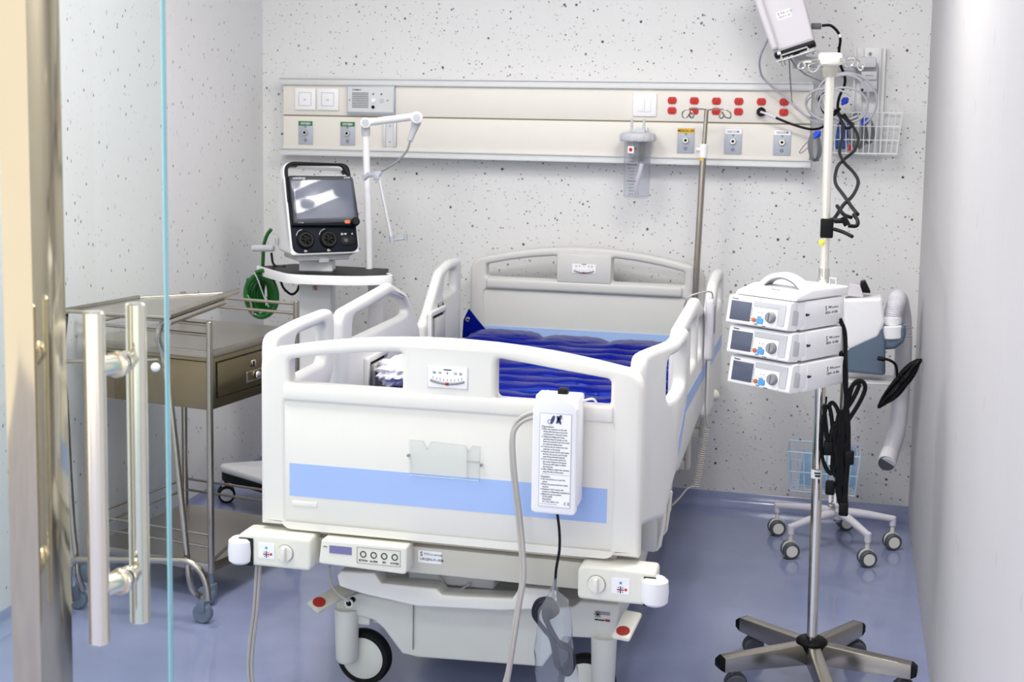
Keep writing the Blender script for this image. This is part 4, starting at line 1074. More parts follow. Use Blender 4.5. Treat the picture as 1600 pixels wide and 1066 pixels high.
for x in (-.0,):
    MB('steel', X=X_).cyl((x-.01, .0, .13), (x-.01, .12, .16), .005, n=10).build('brace', tr)

# ================================================================ STAND WITH RAISED TRAY
ty = 3.72
ts = thing('tray_table', (-2.06, ty, 0), 'stainless tray table on slanted tube legs standing in front of the drawer trolley', 'table')
b = MB('steel'); zt = .945
c4 = [WZ(262, 496, .95), WZ(371, 457, .95), WZ(216, 466, .95), WZ(102, 486, .95)]
nr, frr, fl_, nl = c4
def lift(p, d): return Vector((p.x, p.y, p.z+d))
b.tube([lift(nr, .006), lift(frr, .006)], .0100, 12, smooth=0); b.build('tray_edge', ts)
b = MB('steel').tube([lift(nr, -.016), lift(nr.lerp(frr, .78), -.016)], .0105, 12, smooth=0); b.build('tray_support_tube', ts)
b = MB('steel').tube([frr, fl_], .006, 10, smooth=0); b.build('tray_edge', ts)
b = MB('steel').tube([fl_, nl], .010, 10, smooth=0); b.build('tray_edge', ts)
b = MB('steel').tube([nl, nr], .006, 10, smooth=0); b.build('tray_edge', ts)
b = MB('steel_sheet').raw([nr, frr, fl_, nl]+[lift(p, -.003) for p in (nr, frr, fl_, nl)], [[0, 1, 2, 3], [7, 6, 5, 4], [0, 4, 5, 1], [1, 5, 6, 2], [2, 6, 7, 3], [3, 7, 4, 0]]); b.build('tray', ts)
b = MB('steel').tube([lift(nr, -.012), W(252, 508, ty-.02), W(247, 528, ty-.02), W(256, 560, ty), W(268, 640, ty), W(281, 760, ty), W(292, 868, ty), W(296, 905, ty), W(303, 925, ty+.02), W(318, 934, ty+.05)], .0095, 14, smooth=5); b.build('leg', ts)
b = MB('steel').tube([lift(nl, -.012), W(97, 560, ty), W(103, 640, ty), W(112, 800, ty), W(119, 870, ty), W(122, 900, ty), W(130, 922, ty+.02)], .0095, 14, smooth=5); b.build('leg', ts)
b = MB('steel').tube([W(*p, ty-.03) for p in ((112, 942), (108, 920), (108, 890), (116, 877), (135, 875), (200, 875), (270, 876), (295, 878), (313, 892), (322, 912), (326, 938))], .0105, 16, smooth=5); b.build('foot_tube', ts)
b = MB('steel').tube([W(102, 565, ty), W(248, 562, ty)], .006, 12, smooth=0); b.build('cross_tube', ts)
MB('white').ball(tuple(W(243, 574, ty-.03)), .0145).build('height_knob', ts)
for (px_, py_) in ((317, 942), (122, 930)):
    p = W(px_, py_, 3.752)
    c = MB('caster_blue', X=T(p.x, 3.752, 0)); r = .031
    c.lathe([(0, -.014), (.022, -.014), (.024, -.012), (.027, -.012), (r, -.008), (r, .008), (.026, .013), (0, .014)], 32, X=T(0, 0, r) @ RX(PI/2)); c.box((-.012, -.02, .036), (.014, .02, .075), .006, 'caster_blue'); c.cyl((0, 0, .06), (0, 0, .085), .008, n=12, m='steel'); c.build('caster', ts)

# ================================================================ DRIP STAND WITH THREE PUMPS
HX, HY = -.045, 3.80
iv = thing('drip_stand', (HX, HY, 0), 'tall five-legged steel drip stand carrying three stacked infusion pumps, in front of the right wall', 'stand')
b = MB('chrome').cyl((HX, HY, .10), (-.052, 3.815, 1.16), .0145, n=28, m='chrome'); b.build('lower_pole', iv)
b = MB('chrome_white_reflect').cyl((-.0518, 3.815, 1.10), (-.058, 3.815, 1.70), .0118, n=24); b.build('upper_pole', iv)
b = MB('dgrey').lathe([(0, .062), (.022, .062), (.024, .085), (.040, .118), (.043, .122), (.043, .128), (.036, .134), (.018, .137), (0, .137)], 32, 'black', T(HX, HY, 0)); b.build('hub', iv)
def ivleg(ang, L=.268):
    a = math.radians(ang)
    b = MB('steel', X=T(HX, HY, 0) @ RZ(a)); b.prism([(.018, .066), (L, .068), (L, .108), (.018, .126)], -.017, .017, [], .0015, X=Matrix(((1, 0, 0, 0), (0, 0, -1, 0), (0, 1, 0, 0), (0, 0, 0, 1))))
    lg = b.build('leg', iv)
    c = MB('black', X=T(HX, HY, 0) @ RZ(a)); c.prism(rounded([(L-.002, .069, .002), (L+.014, .078, .006), (L+.014, .098, .006), (L-.002, .110, .002)], 4), -.018, .018, [], .002, X=Matrix(((1, 0, 0, 0), (0, 0, -1, 0), (0, 1, 0, 0), (0, 0, 0, 1)))); c.build('end_cap', lg)
    x, y = HX+(L-.03)*math.cos(a), HY+(L-.03)*math.sin(a); r = .029
    k = MB('dgrey', X=T(x, y, 0) @ RZ(.3)); k.cyl((0, 0, .05), (0, 0, .075), .008, n=12)
    for s in (-1, 1): k.lathe([(0, -.008), (r*.85, -.008), (r, -.004), (r, .004), (r*.85, .008), (0, .009)], 28, 'dgrey', T(.01, s*.010, r) @ RX(PI/2))
    k.lathe([(r*.7, -.004), (r*1.08, -.004), (r*1.08, .004), (r*.7, .004)], 24, 'dgrey', T(.01, 0, r+.004) @ RX(PI/2), closed=True)
    k.build('caster', lg)
for a_ in (210, 138, 62, -8, -79): ivleg(a_)
q = W(1276, 740, 3.80)
s_ = MB('pure', X=T(q.x, 3.801, q.z) @ Matrix.Identity(4)); s_.lathe([(.0148, -.012), (.0151, -.012), (.0151, .012), (.0148, .012)], 28, 'pure', closed=True); s_.box((-.006, -.0156, .002), (.010, -.015, .006), 0, 'ink'); s_.box((-.004, -.0156, -.006), (.010, -.015, -.001), 0, 'ink')
lab(s_.build('pole_label', iv), 'small white asset sticker')
b = MB('bed_white', X=T(-.058, 3.815, 1.70)).lathe([(.017, -.03), (.021, .0), (.030, .004), (.032, .012), (.030, .030), (.026, .034), (0, .035)], 28, 'cream'); b.lathe([(0, -.03), (.017, -.03), (.021, 0), (0, 0)], 28, 'cream'); b.build('pole_cap', iv)
for s, pts in ((-1, [(1284, 94), (1262, 95), (1250, 98), (1247, 104), (1252, 108), (1258, 104), (1256, 97), (1268, 96)]), (-1, [(1284, 98), (1270, 99), (1262, 103), (1266, 110), (1274, 112), (1280, 104), (1284, 100)]),
               (1, [(1308, 94), (1316, 92), (1320, 100), (1326, 105), (1334, 100), (1334, 92), (1326, 91)]), (1, [(1312, 95), (1336, 92), (1346, 98), (1349, 104), (1344, 110), (1339, 104), (1342, 97)])):
    MB('chrome').tube([W(x, y, 3.80-.004*i) for i, (x, y) in enumerate(pts)], .0030, 8, 'chrome').build('bottle_hook', iv)
# clamp with lever half way up
b = MB('black').box(tuple(W(1281, 372, 3.80)), tuple(W(1303, 340, 3.85)), .004); b.cyl(W(1303, 345, 3.80), W(1317, 345, 3.80), .007, n=14); b.cyl(W(1317, 339, 3.80), W(1324, 352, 3.80), .009, n=14)
b.tube([W(1303, 358, 3.80), W(1318, 363, 3.78), W(1332, 370, 3.76)], .005, 8); b.build('pole_clamp', iv)
MB('lime').ball(tuple(W(1284, 379, 3.80)), .008, 'lime', sc=(1, .6, 1)).build('clamp_tag', iv)

PR = math.radians(-33)
CR = Vector((-.126, 3.56, 0))                      # front right lower corner of the stack
PW, PD, PHt = .196, .238, .0765
def make_pump(z, label, first=True, shift=0.):
    ex = Vector((math.cos(PR), math.sin(PR), 0)); ey = Vector((-math.sin(PR), math.cos(PR), 0))
    o = CR+ex*shift
    p = thing('infusion_pump', (o.x, o.y, z), label, 'infusion pump', PR, 'stacked infusion pumps on the drip stand')
    return p
def pump_parts(p):
    def B(m): return MB(m)
    def bl(b, n, par=p, ang=40): return b.build(n, par, world=False, ang=ang)
    b = B('white')
    b.box((-PW+.012, .028, .003), (0, PD, PHt-.003), .004, 'white')
    b.box((-.09, .045, 0.0), (.0005, PD+.004, .012), .003, 'white'); b.box((-.035, .06, .006), (.004, PD-.01, PHt-.002), .003)
    bl(b, 'case')
    b = B('pure'); P = rounded([(-.014, 0.004, .006), (.030, .0, .004), (.030, PHt, .004), (.0, PHt-.001, .008)], 4)
    b.prism(P, -PW, -.0, [], .003, 'white', Matrix(((0, 0, 1, 0), (1, 0, 0, 0), (0, 1, 0, 0), (0, 0, 0, 1)))); fr = bl(b, 'front')
    FF = Matrix(((1, 0, 0, 0), (0, 0.19, -.98, -.0105), (0, .98, .19, .006), (0, 0, 0, 1)))
    sl = math.atan2(.012, .068)
    FF = T(0, -.0135, .004) @ RX(PI/2 - sl)
    g = B('screen'); g.X = FF
    g.box((-PW+.012, .010, 0), (-PW+.077, .060, .0015), .0005, 'screen'); g.text('Terumo', .006, 'ink', T(-PW+.013, .0655, .0006)); bl(g, 'display')
    g = B('lgrey'); g.X = FF; g.prism(rounded([(-PW+.083, .052, .002), (-.032, .052, .002), (-.032, .010, .004), (-.012, .010, .004), (-.012, .066, .002), (-PW+.083, .066, .002)], 3), 0, .002, [], .0005, 'lgrey'); bl(g, 'door_panel')
    g = B('lavender'); g.X = FF; g.prism(rrect(-PW+.083, .004, -.034, .050, .004), 0, .0025, [], .0008, 'pure')
    for k in range(5): g.box((-PW+.0800, .030+k*.005, .0002), (-PW+.0812, .0245+k*.005, .0006), 0, 'mgrey')
    g.text('START', .0045, 'ink', T(-PW+.118, .0035, .0027)); g.text('PURGE', .0045, 'ink', T(-PW+.100, .0255, .0027)); g.text('SPEED', .004, 'ink', T(-PW+.094, .0065, .0027))
    bl(g, 'key_panel')
    g = B('copper'); g.X = FF; g.lathe([(0, .0025), (.006, .0025), (.006, .0055), (.005, .006), (0, .006)], 18, 'copper', T(-PW+.092, .017, 0)); bl(g, 'stop_button')
    g = B('btn_blue'); g.X = FF; g.prism(rrect(-PW+.100, .009, -PW+.121, .024, .004), .002, .0048, [], .001, 'btn_blue'); bl(g, 'start_button')
    g = B('pure'); g.X = FF; g.prism(rrect(-PW+.100, .030, -PW+.120, .043, .003), .002, .0045, [], .001, 'pure'); g.box((-PW+.103, .036, .0045), (-PW+.107, .0375, .0048), 0, 'ink'); g.box((-PW+.113, .036, .0045), (-PW+.117, .0375, .0048), 0, 'ink'); bl(g, 'arrow_button')
    g = B('mgrey'); g.X = FF; g.lathe([(0, .015), (.0115, .015), (.0135, .0125), (.0148, .006), (.0148, .0025), (0, .0025)], 30, 'mgrey', T(-.052, .029, 0)); g.box((-.0008, -.010, .014), (.0008, .010, .0158), 0, 'dgrey', T(-.052, .029, 0)); bl(g, 'dial')
    g = B('shadow_black'); g.X = FF; g.box((-PW+.079, .012, 0), (-PW+.0815, .015, .0005)); g.box((-PW+.079, .018, 0), (-PW+.0815, .021, .0005)); bl(g, 'indicator')
    g = B('lgrey'); g.prism(rounded([(.004, .018, .004), (.030, .014, .006), (.034, .05, .006), (.010, .058, .004)], 4), -.004, .0008, [], .001, 'lgrey', Matrix(((0, 0, 1, 0), (1, 0, 0, 0), (0, 1, 0, 0), (0, 0, 0, 1)))); bl(g, 'door_latch')
    g = B('black'); g.lathe([(0, 0), (.004, 0), (.0015, .008), (0, .008)], 10, 'ink', T(0.004, .062, .040) @ RY(PI/2)); g.box((.004, .062, .038), (.006, .074, .042), .0008, 'ink'); bl(g, 'side_pin')
    sx = Matrix(((0, 0, 1, .0045), (1, 0, 0, .175), (0, 1, 0, .044), (0, 0, 0, 1)))
    w_, h = .075, .028
    s_ = B('pure'); s_.box((-w_/2, -h/2, 0), (w_/2, h/2, .0006), 0, 'pure', sx); s_.text('5', h*.62, 'ink', sx @ T(-w_*.42, h*.16, .0007)); s_.text('YB20', h*.26, 'ink', sx @ T(-w_*.24, h*.24, .0007)); s_.text('ACTIVE FU', h*.22, 'ink', sx @ T(.0, h*.18, .0007))
    s_.text('UR24 - 01-006', h*.34, 'ink', sx @ T(-w_*.42, -h*.26, .0007)); lab(bl(s_, 'asset_label'), 'small white asset label')
    return p
zs = [.863, .943, 1.022]
labs = ['lowest of the three white infusion pumps stacked on the drip stand', 'middle one of the three white infusion pumps stacked on the drip stand', 'top infusion pump of the stack, just below the white carry handle']
pumps = []
p0 = make_pump(zs[2], labs[2]); pump_parts(p0)
base_sh = {1: .006, 0: .012}
for i in (1, 0):
    c = dup(p0); ex = Vector((math.cos(PR), math.sin(PR), 0)); o = CR+ex*base_sh[i]
    c.location = (o.x, o.y, zs[i]); c['label'] = labs[i]
rk = thing('pump_rack', (CR.x, CR.y, zs[2]), 'white rack top with an arched carry handle above the three infusion pumps', 'rack', PR)
b = MB('white'); b.prism(rounded([(.034, .0775, .002), (PD+.012, .0775, .003), (PD+.012, .100, .004), (.09, .102, .02), (.020, .088, .006), (.012, .0785, .002)], 4), -PW+.01, .004, [], .003, 'white', Matrix(((0, 0, 1, 0), (1, 0, 0, 0), (0, 1, 0, 0), (0, 0, 0, 1))))
b.text('Terumo', .009, 'ink', T(-PW+.10, .045, .0975) @ RX(.25)); b.build('rack_top', rk, world=False)
hp_ = [(-.168, .080), (-.158, .104), (-.132, .127), (-.092, .138), (-.050, .130), (-.020, .108), (-.004, .080)]
for m_, y0, y1, r_ in (('white', .075, .108, 0), ('mgrey', .0745, .1085, .001)):
    out = [(p.x, p.y) for p in catmull([(x, z, 0) for x, z in hp_], 6)]
    inn = [(-.088+(x+.088)*.80, .070+(z-.070)*(.80)) for x, z in out][::-1]
    if m_ == 'mgrey': out = inn[::-1]; inn = [(-.088+(x+.088)*.97, .070+(z-.070)*.965) for x, z in out][::-1]
    b = MB('white' if m_ == 'white' else 'mgrey').prism([(x, z) for x, z in out]+[(x, z) for x, z in inn], -y1, -y0, [], .004 if m_ == 'white' else 0, X=FXZ)
    b.build('carry_handle' if m_ == 'white' else 'handle_lining', rk, world=False)
b = MB('lgrey').box((-.15, PD-.0, .0-.155), (-.05, PD+.028, .095), .004, 'lgrey'); b.build('pole_bracket', rk, world=False)
b = MB('lgrey').tube([(-.04, PD-.01, .10), (-.04, PD-.01, .118), (-.02, PD-.01, .118), (-.02, PD-.01, .10)], .003, 8, smooth=0); b.box((-.15, .19, .10), (-.12, .22, .106), .002, 'mgrey'); b.build('bracket_catch', rk, world=False)

# power cords hanging behind the pumps
def cordset(name, label, loops, r=.0046, plug=(), Y=3.75):
    o = thing(name, tuple(W(*loops[0][0][:2], Y)), label, 'cord')
    b = MB('black')
    for L in loops: b.tube([W(p[0], p[1], p[2] if len(p) > 2 else Y) for p in L], r, 8, smooth=5)
    b.build('cord', o)
    for (x, y, dx, dy) in plug:
        b = MB('black').box(tuple(W(x-8, y+12, Y-.01)), tuple(W(x+8, y-12, Y+.012)), .005, 'black'); q_ = b.build('plug', o)
        c = MB('steel')
        for k in (-4, 4): c.box(tuple(W(x+k-1.8+dx, y+10+dy, Y-.003)), tuple(W(x+k+1.8+dx, y+24+dy, Y+.001)), 0, 'chrome_white_reflect')
        c.build('plug_blades', q_)
    return o
Y1 = 3.74
cordset('cord_bundle', 'bunch of black pump power cords with a dangling two-pin plug beside the drip stand pole', [
    [(1312, 498), (1320, 520), (1321, 560), (1322, 610), (1320, 660), (1315, 700), (1318, 760)],
    [(1313, 548), (1318, 580), (1322, 620), (1326, 680), (1322, 740), (1316, 790), (1310, 740), (1308, 690)],
    [(1316, 670), (1330, 650), (1345, 625), (1352, 605), (1345, 595), (1334, 600), (1327, 620), (1322, 650), (1324, 690), (1318, 700)],
    [(1322, 640), (1332, 625), (1342, 603), (1338, 598), (1328, 610), (1320, 640), (1312, 680)],
    [(1291, 632), (1286, 660), (1283, 700), (1290, 730), (1300, 740), (1306, 720), (1303, 690), (1299, 650), (1296, 634), (1302, 630), (1310, 645), (1311, 675), (1306, 700)],
    [(1290, 632), (1288, 640), (1292, 680), (1295, 700), (1300, 672), (1306, 660)],
    [(1314, 640), (1311, 700), (1308, 760), (1312, 785), (1318, 788), (1322, 760), (1321, 700)],
    [(1318, 640), (1317, 700), (1313, 760), (1315, 780)], [(1323, 650), (1326, 700), (1322, 760), (1321, 805)],
    [(1310, 650), (1303, 690), (1300, 730), (1306, 745)], [(1306, 660), (1312, 690), (1314, 730), (1318, 745), (1320, 770)]],
    r=.0058, plug=((1294, 700, -2, 2), (1297, 762, 4, -1), (1327, 715, 400, 0), (1318, 795, 400, 0)), Y=Y1)
b = cordset('extension_lead', 'thin black lead running down along the rear of the drip stand pole', [[(1291, 620), (1288, 660), (1286, 700), (1282, 740), (1281, 760)]], r=.003, Y=3.82)
def dz(L): return [(x, y, 5.22+(3.84-5.22)*max(0, min(1, (y-180)/165))) for x, y in L]
b = cordset('twisted_cable', 'pair of black cables twisting down from the wall basket to the pole clamp', [
    dz([(1302, 180), (1310, 178), (1330, 195), (1341, 215), (1335, 235), (1318, 250), (1308, 262), (1305, 285), (1318, 305), (1332, 325), (1340, 335)]),
    dz([(1310, 178), (1318, 200), (1314, 225), (1312, 240), (1320, 255), (1334, 270), (1341, 285), (1333, 305), (1318, 320), (1306, 338), (1300, 345)]),
    [(1334, 335, 3.85), (1340, 345, 3.83), (1338, 353, 3.82), (1325, 353, 3.82)], [(1308, 322, 3.95), (1318, 335, 3.88), (1330, 340, 3.85)]], r=.0054, Y=5.2)

# ================================================================ FIVE-LEGGED STAND WITH HIGH-FLOW UNIT
SX_, SY = .012, 5.05
ss = thing('wheeled_stand', (SX_, SY, 0), 'low white five-legged wheeled stand with a steel pole by the back wall', 'stand')
b = MB('steel').cyl((SX_, SY, .10), (.02, SY, .92), .0125, n=20); b.build('pole', ss)
def wleg(a, L):
    a = math.radians(a)
    b = MB('hose_white', X=T(SX_, SY, 0) @ RZ(a)); b.tube([(.02, 0, .135), (L*.5, 0, .128), (L, 0, .112)], lambda t: .017-.005*t, 12, 'hose_white', smooth=3); b.cyl((L, 0, .122), (L, 0, .085), .012, n=16, m='hose_white', bev=.003)
    lg = b.build('leg', ss); x, y = SX_+L*math.cos(a), SY+L*math.sin(a)
    r = .030; c = MB('dgrey', X=T(x, y, 0) @ RZ(math.radians(20)))
    for s in (-1, 1): c.lathe([(r*.5, -.009), (r*.85, -.010), (r, -.006), (r, .006), (r*.85, .010), (r*.5, .009)], 28, 'dgrey', T(0, s*.013, r) @ RX(PI/2), closed=True); c.lathe([(0, -.0105), (r*.68, -.0105), (r*.68, .0105), (0, .0105)], 24, 'cream', T(0, s*.013, r) @ RX(PI/2))
    c.lathe([(0, -.004), (r*.98, -.004), (r*.98, .004), (0, .004)], 20, 'cream', T(0, 0, r+.004) @ RX(PI/2)); c.cyl((0, 0, .05), (0, 0, .088), .008, n=12, m='cream'); c.build('caster', lg)
for (px_, py_) in ((1213, 836), (1234, 872), (1354, 885), (1393, 858), (1330, 806)):
    q = WZ(px_, py_, .0); d = Vector((q.x-SX_, q.y-SY, 0)); 
    if d.length > .26: d = d.normalized()*.24
    wleg(math.degrees(math.atan2(d.y, d.x)), max(.18, d.length))
b = MB('chrome').cyl((SX_, SY, .11), (SX_, SY, .17), .024, .020, n=24, m='hose_white', bev=.004); b.cyl((SX_, SY-.02, .155), (SX_, SY-.05, .155), .009, n=14, m='chrome'); b.box((SX_-.035, SY-.04, .16), (SX_-.01, SY-.02, .17), .003, 'steel'); b.build('pole_socket', ss)
UY = 5.08
mp_ = thing('flow_generator', tuple(W(1355, 588, UY)), 'white and slate humidifier unit on the shelf of the low wheeled stand', 'medical device')
sh_ = MB('lgrey'); a, c = W(1320, 590, 5.0), W(1398, 590, 5.12); sh_.box((a.x-.02, 5.0, .618), (c.x-.005, 5.16, .626), .003, 'alu'); sh_.build('shelf', ss)
def prp(P, Y): return [(W(x, y, Y).x, W(x, y, Y).z) for x, y in P]
F0 = lambda y: T(0, y, 0) @ FXZ
low = rounded([(x, z, .012) for x, z in prp([(1324, 578), (1383, 583), (1383, 530), (1376, 500), (1322, 520)], UY)], 5)
b = MB('slate').prism(low, -.06, .06, [], .012, X=F0(UY), res=3)
snout = rounded([(x, z, .015) for x, z in prp([(1372, 545), (1398, 543), (1412, 532), (1415, 520), (1415, 505), (1372, 503)], UY)], 5)
b.prism(snout, -.035, .035, [], .014, X=F0(UY-.01), res=3); lo2 = b.build('lower_body', mp_)
up = rounded([(x, z, r) for (x, z), r in zip(prp([(1322, 546), (1350, 533), (1373, 523), (1382, 500), (1378, 462), (1318, 464), (1318, 530)], UY), (.004, .03, .03, .02, .012, .012, .004))], 5)
b = MB('lavender').prism(up, -.062, .062, [], .012, 'white', X=F0(UY), res=3); up_o = b.build('upper_body', mp_)
b = MB('lavender').cyl(W(1394, 528, UY-.01), W(1393, 507, UY-.01), .045, .047, n=32, m='white', bev=.004); b.cyl(W(1393, 507, UY-.01), W(1393, 494, UY-.01), .036, n=32, m='white', bev=.003); b.build('hose_socket', mp_)
b = MB('white').prism(rounded([(x, z, .004) for x, z in prp([(1323, 461), (1350, 463), (1344, 444), (1328, 441)], UY)], 3), -.04, .04, [], .004, 'lavender', F0(UY)); b.build('top_latch', mp_)
b = MB('dgrey').prism(rounded([(x, z, .004) for x, z in prp([(1347, 456), (1361, 457), (1352, 438), (1344, 440)], UY)], 3), -.03, .03, [], .004, 'black', F0(UY)); b.build('latch_lever', mp_)
wt = thing('corrugated_hose', tuple(W(1405, 560, 5.16)), 'wide pale corrugated breathing hose arching from the humidifier down along the right corner', 'hose')
pts = [(1393, 503, 5.07), (1396, 488, 5.07), (1400, 474, 5.09), (1403, 466, 5.13), (1407, 474, 5.19), (1411, 505, 5.22), (1411, 560, 5.22), (1407, 620, 5.22), (1402, 670, 5.21), (1392, 705, 5.19), (1385, 726, 5.13)]
P = catmull([W(*p) for p in pts], 26)
def rad(t):
    base = .030+.001*t
    return base+(.0022*math.cos(t*520) if t < .22 else (.0014*math.cos(t*700) if .5 < t < .56 or t > .9 else .0002*math.cos(t*500)))
b = MB('hose_white').tube(P, rad, 24, smooth=0); b.build('hose', wt)
e0, e1 = W(1388, 718, 5.195), W(1384, 730, 5.19)
b = MB('white').cyl(W(1391, 706, 5.19), W(1385, 724, 5.13), .031, .033, n=28, m='white'); b.cyl(W(1385, 724, 5.13), W(1384.8, 725.0, 5.126), .029, n=28, m='dgrey'); b.build('hose_cuff', wt)
b = MB('black').cyl(W(1372, 560, 5.0), W(1382, 562, 4.99), .008, n=12); b.tube([W(*p, 4.99) for p in ((1378, 560), (1392, 564), (1400, 572), (1402, 590), (1404, 600))], .005, 8); uc = b.build('power_cord', mp_)
b = MB('black')
A_, B_ = (1438, 562), (1376, 634)
for j in range(6):
    am_ = 3+2.3*j; P = []
    for k in range(20):
        q = k/20; t = 2*q if q < .5 else 2-2*q; sg = 1 if q < .5 else -1
        e = (j % 3-1)*3
        wd = math.sin(PI*t)**.8*am_*(.65+.35*abs(2*t-1))
        P.append(W(A_[0]+(B_[0]+e-A_[0])*t+sg*wd*.75+1.5*math.sin(3*t+j), A_[1]+(B_[1]-2*e*.5-A_[1])*t+sg*wd*.65, 4.97+.006*(j % 3)+.004*sg))
    b.tube(P, .0042, 7, smooth=3, closed=True)
b.tube([W(1408+5*math.cos(a), 594+7*math.sin(a), 4.955+.03*math.sin(a)) for a in [2*PI*k/8 for k in range(8)]], .003, 6, closed=True)
b.build('tied_bundle', uc)
# blue wire basket behind, fixed on the stand pole
def basket(name, label, x0, x1, y0, y1, z0, z1, nx, nz, m, r=.0022, slope=0, cat='basket', ny=4):
    t = thing(name, ((x0+x1)/2, (y0+y1)/2, z0), label, cat)
    b = MB(m)
    def H(z, r_=r):
        k = (z-z0)/(z1-z0); g = (1-k)*.014
        b.tube([(x0+g, y0+g, z), (x1-g, y0+g, z), (x1-g, y1-g*.3, z), (x0+g, y1-g*.3, z)], r_, 6, smooth=0, closed=True)
    for k in range(nz+1): H(z0+(z1-z0)*k/nz, r*1.3 if k in (0, nz) else r)
    for k in range(nx+1):
        x = x0+(x1-x0)*k/nx; xb = x0+.014+(x1-x0-.028)*k/nx
        b.tube([(x, y0, z1), (xb, y0+.014, z0), (xb, y1-.004, z0), (x, y1, z1)], r, 6, smooth=0)
    for k in range(1, ny):
        y = y0+(y1-y0)*k/ny; b.tube([(x0, y, z1), (x0+.014, y, z0), (x1-.014, y, z0), (x1, y, z1)], r, 6, smooth=0)
    b.build('wire_frame', t); return t
bk = basket('wire_basket', 'pale blue wire basket low on the wheeled stand behind the cords', -.175, .085, 5.12, 5.30, .175, .325, 9, 2, 'wire_blue')
sl = thing('plastic_sleeve', (-.1, 5.2, .19), 'light blue clear plastic sleeve standing in the pale blue wire basket', 'packet')
b = MB('blue_film').box((-.125, 5.18, .185), (-.02, 5.195, .315), .004, 'blue_film', T(-.07, 5.2, .25) @ RY(.10) @ T(.07, -5.2, -.25)); b.box((.0, 5.20, .19), (.070, 5.225, .335), .006, 'blue_film'); b.build('sleeve', sl)
MB('wire_blue').box((-.02, 5.06, .27), (.04, 5.13, .285), .002).build('basket_bracket', bk)

# ================================================================ WALL TRACK, ARM, MONITOR, BASKET
wtk = thing('wall_mount', (.06, 5.486, 1.40), 'white wall track with a grey swivel arm holding the tilted monitor', 'wall mount')
b = MB('alu')
b.box((.003, 5.470, 1.405), (.118, 5.487, 1.812), .001, 'wire_white'); b.box((.003, 5.455, 1.405), (.012, 5.47, 1.812)); b.box((.030, 5.455, 1.405), (.038, 5.47, 1.812), 0); b.box((.095, 5.455, 1.405), (.102, 5.47, 1.812)); b.box((.110, 5.455, 1.405), (.118, 5.47, 1.812))
b.build('extrusion', wtk)
MB('mgrey').cyl((.062, 5.469, 1.79), (.062, 5.464, 1.79), .006, n=12).build('screw', wtk)
ma = wtk
a, c = W(1340, 98, 5.40), W(1371, 150, 5.44)
b = MB('lgrey').box((.030, 5.40, 1.645), (.092, 5.455, 1.755), .006, 'lgrey'); b.box((.032, 5.39, 1.690), (.090, 5.41, 1.725), .006, 'lgrey'); b.box((.047, 5.3893, 1.705), (.075, 5.3903, 1.709), 0, 'mgrey')
for x in (.038, .083): b.cyl((x, 5.41, 1.654), (x, 5.398, 1.654), .005, n=12, m='ink')
b.build('track_clamp', ma)
b = MB('lgrey').box((-.20, 5.36, 1.735), (.085, 5.41, 1.775), .008, 'lgrey'); b.cyl((-.195, 5.36, 1.73), (-.195, 5.36, 1.79), .024, n=24, m='lgrey', bev=.004); b.build('swing_arm', ma)
a0 = W(1215, 97, 5.18); a1 = W(1280, 75, 5.18)
mx = frame(W(1243, 84, 5.22), W(1275, 74, 5.22)-W(1213, 94, 5.22), (0, 1, 0))
b = MB('alu').box((-.065, -.05, -.012), (.070, .05, -.007), .001, 'alu', mx); b.box((-.05, -.05, -.007), (-.047, .05, .006), 0, 'alu', mx); b.box((.045, -.05, -.007), (.048, .05, .006), 0, 'alu', mx)
b.tube([tuple(mx @ Vector(p)) for p in ((-.075, -.052, -.009), (-.055, -.052, -.009), (-.05, -.052, .008), (.046, -.052, .008), (.052, -.052, -.004), (.07, -.052, -.004))], .0028, 8, 'alu', smooth=0)
b.cyl(tuple(mx @ Vector((0, .04, -.01))), (-.195, 5.36, 1.785), .014, n=14, m='lgrey'); b.cyl(tuple(mx @ Vector((-.05, -.03, -.012))), tuple(mx @ Vector((-.05, -.03, -.03))), .007, n=10, m='steel'); b.build('mounting_plate', ma)
mo = thing('patient_monitor', tuple(W(1243, 80, 5.2)), 'tilted light grey patient monitor seen from behind, high on the wall arm', 'monitor')
b = MB('lavender', X=mx)
P = rounded([(-.072, .022, .008), (.078, .022, .010), (.088, .25, .02), (.06, .34, .02), (-.06, .34, .02), (-.078, .25, .02)], 4)
b.prism(P, -.06, .05, [], .010, X=FXZ, res=3)
P = rounded([(-.075, .03, .01), (-.050, .035, .01), (-.056, .34, .02), (-.088, .34, .02)], 4)
b.prism(P, .035, .075, [], .012, X=FXZ, res=3); b.build('housing', mo)
b = MB('black', X=mx).box((-.072, -.052, .002), (.078, .05, .024), .005, 'black'); b.box((-.060, -.054, .012), (-.047, -.05, .024), .002, 'white'); b.build('base_foot', mo)
X2 = mx @ T(.002, -.0505, .145) @ FXZ
sticker(mo, X2, .052, .030, 'YB20', 'UR24-01-03')
k = thing('monitor_cable', tuple(W(1300, 60, 5.2)), 'black mains cable arching from the side of the tilted monitor', 'cable')
b = MB('black').box((-.024, -.008, -.011), (.012, .008, .011), .003, 'dgrey', T(*W(1278, 41, 5.22))); b.build('plug', k)
b = MB('black').tube([W(*p) for p in ((1284, 40, 5.22), (1298, 40, 5.22), (1309, 50, 5.22), (1313, 62, 5.23), (1311, 80, 5.25), (1313, 100, 5.3), (1320, 120, 5.32), (1319, 135, 5.32), (1312, 150, 5.30), (1309, 165, 5.3), (1311, 178, 5.3), (1322, 190, 5.3))], .0052, 8); b.build('cord', k)
MB('pure').cyl(W(1311.5, 53, 5.221), W(1313, 58, 5.224), .0056, n=12).build('cable_ring', k)
